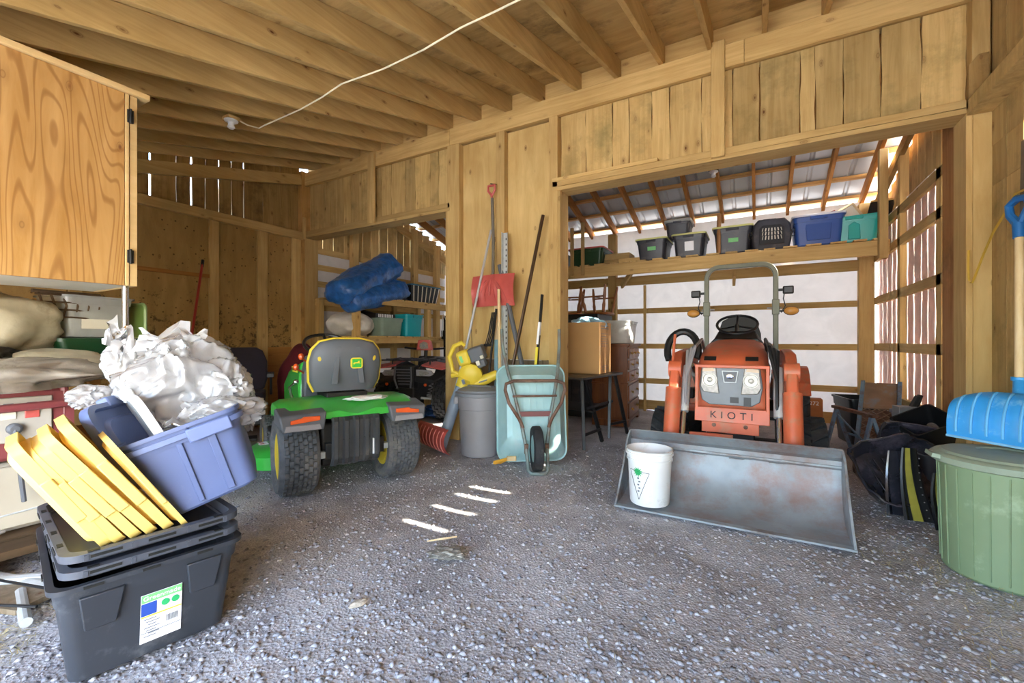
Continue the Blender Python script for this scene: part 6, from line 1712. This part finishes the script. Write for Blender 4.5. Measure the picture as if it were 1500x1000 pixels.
for k in range(3): m.box(bw, -.14, .05 + .02 * k, bw + .001, .12, .055 + .02 * k)
part('printed_text', m, INKG, T)
m = MB(); m.box(bw - .0, -bd_ + .03, .22, bw + .001, -bd_ + .032, .34); part('tape_edge', m, CRM, T)
bagthing('blue_bag', 'pale blue plastic bag stuffed in the top of the cardboard box', 'bag', (-1.86, 5.16, 1.35), (.20, .20, .10), 61, pm('pale_blue_bag', '86b0c4', .35, var=.25, scale=12, bump=.4, bscale=20), .35, 2, .15, 4, 0, .7)
T = thing('black_cabinet', 'tall black cabinet behind the cardboard box, upturned chairs on it', 'cabinet', (-2.50, 6.75, 0), 0)
m = MB(); m.box(-.45, -.45, 0, .40, .30, 1.58); part('body', m, BLK, T, .004)
m = MB(); m.box(-.42, -.462, .1, -.03, -.45, 1.5); part('door', m, BLKG, T, .003)
m = MB(); m.box(-.01, -.462, .1, .37, -.45, 1.5); part('door', m, BLKG, T, .003)
CHW = pm('chair_wood', '8a5428', .4, var=.2)
def upchair(loc, rz, label):
    t = thing('wooden_chair', label, 'chair', loc, rz, None)
    m = MB(); m.loft([rr(.40, .40, .1, 5, 0), rr(.43, .43, .12, 5, .015), rr(.41, .41, .12, 5, .035)]); part('seat', m, CHW, t)
    for sx in (-1, 1):
        for sy in (-1, 1):
            m = MB(); m.tube([(sx * .15, sy * .15, .035), (sx * .17, sy * .17, .15), (sx * .18, sy * .18, .2), (sx * .19, sy * .19, .28), (sx * .215, sy * .215, .45)], [.020, .028, .019, .027, .017], 8); part('leg', m, CHW, t)
    m = MB()
    for sy in (-1, 1): m.tube([(-.19, sy * .19, .28), (.19, sy * .19, .28)], .014, 6)
    m.tube([(0, -.19, .28), (0, .19, .28)], .010, 6); part('stretcher', m, CHW, t)
    return t
upchair((-2.68, 6.62, 1.58), .25, 'upturned wooden chair nearer the jamb, legs in the air')
upchair((-1.98, 6.62, 1.58) if False else (-2.20, 6.66, 1.58), -.15, 'upturned wooden chair nearer the chest, legs in the air')
m = MB(); m.box(-1.66, 7.35, 0, -1.62, 7.38, 2.10); single('thin_lath', m, W[2], 'thin wooden lath standing by the rear wall beyond the chest', 'lath')
T = thing('orange_box', 'small orange tan box with dark numbers at the foot of the rear wall', 'box', (.68, 7.38, 0), 0)
m = MB(); m.box(-.12, -.10, 0, .10, .10, .36); part('carton', m, pm('orange_carton', 'b06a34', .7, var=.15), T, .006)
text('lettering', 'J272', .075, WHI, T, frameM((-.01, -.102, .30), (1, 0, 0), (0, 0, 1)), .0006)

# ---------------------------------------------------------------- right side of the bay: ramps, bins and liners
T = thing('storage_tote', 'black open bin in the rear right corner behind the ramps', 'bin', (1.02, 6.30, 0), .2)
tote_parts(T, .36, .52, .52, BLK, .82, rib=False, handle=False)
T = thing('loading_ramp', 'rusty blue steel ramp leaning on the right wall, with a woven steel tread', 'ramp', (1.12, 5.72, 0), 0)
a0, a1 = V(1.0, 5.42, .0), V(1.19, 6.18, .70)
wx = V(.155, -.015, 0)
m = W_(T)
for s in (-1, 1):
    m.bar(a0 + wx * s, a1 + wx * s, .035, .07)
part('side_rail', m, BLUEST, T, .004)
m = W_(T); mid = a0.lerp(a1, .64)
q = [mid - wx, mid + wx, a1 + wx, a1 - wx]; m.loft([q, [p + V(0, .01, -.012) for p in q]]); part('top_plate', m, TAN, T)
m = W_(T)
for i in range(16):
    for k in range(7):
        c0 = a0.lerp(mid, (i + .5) / 16) + wx * ((k + .5) / 3.5 - 1) * .9
        d = (a1 - a0).normalized() * .016; e = wx.normalized() * .018 * (1 if (i + k) % 2 else -1)
        m.bar(c0 - d - e, c0 + d + e, .007, .006)
part('tread_mesh', m, TAN, T)
m = W_(T); q = [a0 - wx, a0 + wx, mid + wx, mid - wx]; m.loft([[p + V(0, .02, -.02) for p in q], [p + V(0, .026, -.027) for p in q]]); part('tread_plate', m, RUST, T)
for k, (z0_, dx) in enumerate(((0, 0),)):
    m = W_(T); c = a0.lerp(a1, .60) + wx * 1.1; m.bx(c, (.06, .05, .05)); part('bracket', m, IRON, T, .004)
T = thing('sawhorse', 'low blue steel trestle with a rusty top bar beside the ramp', 'trestle', (.86, 5.72, 0), .5)
m = MB(); m.bar((0, -.30, .42), (0, .26, .44), .06, .03); part('top_bar', m, RUST, T, .003)
for y in (-.26, .22):
    for s in (-1, 1):
        m = MB(); m.bar((0, y, .42), (s * .13, y - .03, 0), .03, .03); part('leg', m, BLUEST, T, .002)
m = MB(); m.bar((.08, -.27, .16), (.08, .2, .16), .02, .02); m.bar((-.08, -.27, .16), (.0, .2, .36), .015, .015); part('brace', m, BLUEST, T, .002)
T = thing('slatted_stand', 'grey steel frame with slats standing between the ramp and the black liners', 'frame', (1.24, 5.25, 0), .35)
for x_ in (-.10, .10):
    m = MB(); m.bar((x_, 0, 0), (x_, .10, .52), .03, .03); part('side_rail', m, pm('mauve_grey_steel', '70707c', .5, .3) if 'mauve_grey_steel' not in bpy.data.materials else bpy.data.materials['mauve_grey_steel'], T, .003)
for z_ in (.12, .28, .40, .51):
    m = MB(); m.bar((-.12, .02 + .19 * z_, z_), (.12, .02 + .19 * z_, z_), .02, .035); part('slat', m, bpy.data.materials['mauve_grey_steel'], T, .002)
T = thing('steel_box', 'grey steel box panel with a latch by the right wall', 'box', (1.18, 4.95, 0), .2)
m = MB(); m.box(-.14, -.06, 0, .0, .06, .60); m.box(.0, -.05, 0, .16, .06, .585); part('panel', m, pm('scuffed_grey_panel', '787a7c', .5, .2, dirt='8a7060', dscale=5, damt=.4), T, .004)
m = MB(); m.bx((.01, -.065, .50), (.03, .02, .09)); m.bx((-.09, -.065, .46), (.025, .015, .16)); part('latch', m, GALV, T, .003)
m = MB(); m.bar((-.03, 0, .58), (.02, .0, .69), .05, .03); m.bar((0, 0, .58), (.04, .01, .70), .03, .03); part('handle', m, IRON, T, .004)
T = thing('black_crate', 'black perforated crate on its side above the liners by the jamb', 'crate', (1.14, 4.42, .36), (R(20), R(-25), .3))
m = MB(); m.loft([rr(.26, .24, .03, 3, 0), rr(.30, .28, .03, 3, .26), rr(.28, .26, .03, 3, .26), rr(.24, .22, .03, 3, .012)]); part('bin', m, BLK, T)
m = MB()
for k in range(5):
    for j in range(4): m.bx((-.135 - .004 * j, -.08 + .04 * k, .05 + .05 * j), (.004, .012, .012))
part('holes', m, GREYP, T)
T = thing('storage_bin', 'low black open bin standing behind the green can', 'bin', (1.14, 4.28, 0), .1)
tote_parts(T, .30, .40, .36, BLKG, .86, rib=False, handle=False)
# black liners and wheel-arch mouldings
def liner(name, label, loc, rot, L, Wd, H, mat, seed, kind='liner'):
    t = thing(name, label, kind, loc, rot)
    m = MB(); rings = []
    n = 36
    for k, (f, z) in enumerate(((1.0, H), (.98, H * .9), (.90, H * .35), (.80, H * .10), (.55, .0), (.2, .01), (.02, .012))):
        rg = []
        for i in range(n):
            a = 2 * PI * i / n
            cx, sx = math.cos(a), math.sin(a)
            e = .55
            x = L / 2 * f * math.copysign(abs(cx) ** e, cx); y = Wd / 2 * f * math.copysign(abs(sx) ** e, sx)
            w_ = 1 + .12 * noise.noise(Vector((cx * 2, sx * 2, seed + k * .3)))
            rg.append((x * w_, y * w_, z + .03 * noise.noise(Vector((cx * 2.5, sx * 2.5, seed * 3 + k)))))
        rings.append(rg)
    inner = [[(x * .975, y * .975, z + .008) for x, y, z in r_] for r_ in rings]
    m.loft(list(reversed(rings)) + inner)
    part('shell', m, mat, t, 0, 40)
    m = MB(); m.tube([(x, y, z + .004) for x, y, z in rings[0]], .009, 6, True); part('rolled_edge', m, mat, t)
    m = MB()
    for k in range(4): m.bar((-L * .2 + .1 * L * k, -Wd * .28, .025), (-L * .2 + .1 * L * k, Wd * .28, .025), .02, .016)
    part('pressed_rib', m, mat, t, .003)
    return t
SHINY = pm('shiny_black_plastic', '2b2b32', .22, var=.35, dirt='57505a', dscale=4, damt=.4, coat=.4)
liner('bed_liner', 'large black moulded liner lying open on the gravel right of the bucket', (.83, 4.02, .20), (R(52), R(-8), .55), .62, .46, .13, SHINY, 3)
liner('bed_liner', 'upright black moulded liner behind the one lying open', (.98, 4.30, .27), (R(70), R(10), .25), .48, .50, .11, SHINY, 9)
T = thing('black_board', 'tall thin black plastic board leaning behind the liners', 'board', (1.05, 4.40, 0), (R(-16), R(6), -.5))
m = MB(); m.box(-.10, -.012, 0, .10, .012, .62); part('panel', m, BLKG, T, .01)
m = MB(); m.box(-.075, -.017, .08, .075, -.012, .55); part('inset', m, SHINY, T, .004)
for k, (x_, y_, an, hh, mt, lb) in enumerate(((.90, 3.72, -.42, .46, YGR, 'yellow-stained black moulding leaning on the liners'), (1.02, 3.62, -.36, .34, YGR, 'shorter yellow-stained moulding beside the green can'), (.83, 3.78, -.5, .42, SHINY, 'narrow black moulding against the big liner'), (1.10, 3.56, -.3, .20, pm('dark_blue_plastic', '28344a', .5), 'small dark blue plastic piece at the foot of the green can'))):
    T = thing('trim_moulding', lb, 'moulding', (x_, y_, 0), (R(-14), 0, an + .6))
    m = MB(); rings = []
    for i in range(8):
        z = hh * i / 7
        b_ = .05 * math.sin(i / 7 * 2.6)
        wq_ = 1.7 - .9 * i / 7
        rings.append([(x * wq_, y_, z) for x, y_ in ((-.05, b_ - .03), (-.03, b_ + .012), (.03, b_ + .012), (.05, b_ - .03), (.04, b_ - .034), (.025, b_), (-.025, b_), (-.04, b_ - .034))])
    m.loft(rings); part('moulding', m, BLK if mt == YGR else mt, T)
    if mt == YGR:
        m = MB(); rings = [[(x * .5, y_ - .014 - .012 * 0, z) for x, y_, z in (r_[1], r_[2])] + [(r_[2][0] * .5, r_[2][1] - .020, r_[2][2]), (r_[1][0] * .5, r_[1][1] - .020, r_[1][2])] for r_ in rings]; m.loft(rings); part('yellow_patch', m, mt, T)
    m = MB()
    for i in range(9): m.bx((.043, .05 * math.sin(i / 8 * 2.6) - .036, hh * (.06 + .1 * i)), (.006, .004, .006))
    part('rivet', m, GREYP, T)

# ---------------------------------------------------------------- bits on the gravel
T = thing('wood_sliver', 'thin pale wood sliver on the gravel in front of the sun stripes', 'stick', (-1.60, 1.99, .005), .85)
m = MB(); m.loft([[(-.09, -.002, 0), (-.09, .004, .004)] + [(-.09, .0, .006)], [(0, -.007, 0), (0, .007, .004), (0, 0, .009)], [(.085, -.004, 0), (.085, .006, .003), (.085, 0, .008)]]); part('sliver', m, LT, T)
T = thing('rag', 'grey crumpled rag flattened on the gravel near the wood sliver', 'rag', (-1.47, 1.87, 0), .4)
m = blob((0, 0, .008), (.085, .06, .018), 71, .6, 2.4, 4, .01, .4); part('cloth', m, pm('dusty_rag', '8c8a82', .9, var=.25, scale=18, bump=.4, bscale=60), T)
T = thing('bark_piece', 'pale curled bark piece on the gravel, nearest the camera', 'wood piece', (-1.52, 1.31, 0), 1.2)
m = blob((0, 0, .014), (.042, .016, .014), 73, .35, 2, 3, .012, .1); part('bark', m, pm('pale_bark', 'b4a898', .9, var=.2, scale=30, bump=.5, bscale=50), T)
# straw tufts, too fine to count
def straw(name, spots, n, label, mat=STRAW, ln=.09):
    m = MB()
    for (x, y, r_) in spots:
        for k in range(n):
            a = random.uniform(0, 6.28); d = r_ * math.sqrt(random.random()); b_ = random.uniform(0, 6.28); l = ln * random.uniform(.4, 1)
            px, py = x + d * math.cos(a), y + d * math.sin(a)
            z = hgt(px, py) + .008 + random.uniform(0, .012)
            p, q = V(px, py, z), V(px + l * math.cos(b_), py + l * math.sin(b_), z + random.uniform(-.004, .012))
            c = (q - p).cross(Vector((0, 0, 1))).normalized() * .0011
            mid_ = p.lerp(q, .5) + V(0, 0, .006)
            m.add([p - c, p + c, mid_ + c, q, mid_ - c], [(0, 1, 2, 4), (4, 2, 3)])
    o = link(name, m.mesh(name, 0), mat); o['kind'] = 'stuff'; o['label'] = label; o['category'] = 'straw'
    return o
straw('straw', [(.80, 2.95, .25), (.75, 3.5, .3), (1.0, 2.5, .25), (1.15, 2.1, .3), (.95, 2.2, .3), (.7, 3.1, .3)], 130, 'dry straw strewn over the gravel around the green can')
straw('straw', [(-2.5, .42, .15), (-2.9, .5, .35), (-2.62, .3, .2), (-3.3, .7, .3), (-3.2, 1.0, .3)], 160, 'dry straw over the pipes and gravel at the left edge')
straw('straw', [(-2.0, 2.6, 1.2), (-3.2, 1.6, .6), (-.6, 2.2, 1.0)], 60, 'sparse straw bits over the middle of the floor')
T = thing('grass_tuft', 'small green grass tuft growing in the gravel at the bottom right', 'grass', (.62, 1.38, 0), 0)
m = MB()
for k in range(18):
    a = random.uniform(0, 6.28); l = random.uniform(.03, .055); d = V(math.cos(a), math.sin(a), 0)
    p = d * .004; q = d * l * .6 + V(0, 0, l); c = V(-d.y, d.x, 0) * .0016
    m.add([p - c, p + c, p.lerp(q, .6) + V(0, 0, .004) + c, q, p.lerp(q, .6) + V(0, 0, .004) - c], [(0, 1, 2, 4), (4, 2, 3)])
part('blades', m, pm('grass_green', '6a8a3a', .7, var=.3), T, 0, 0)
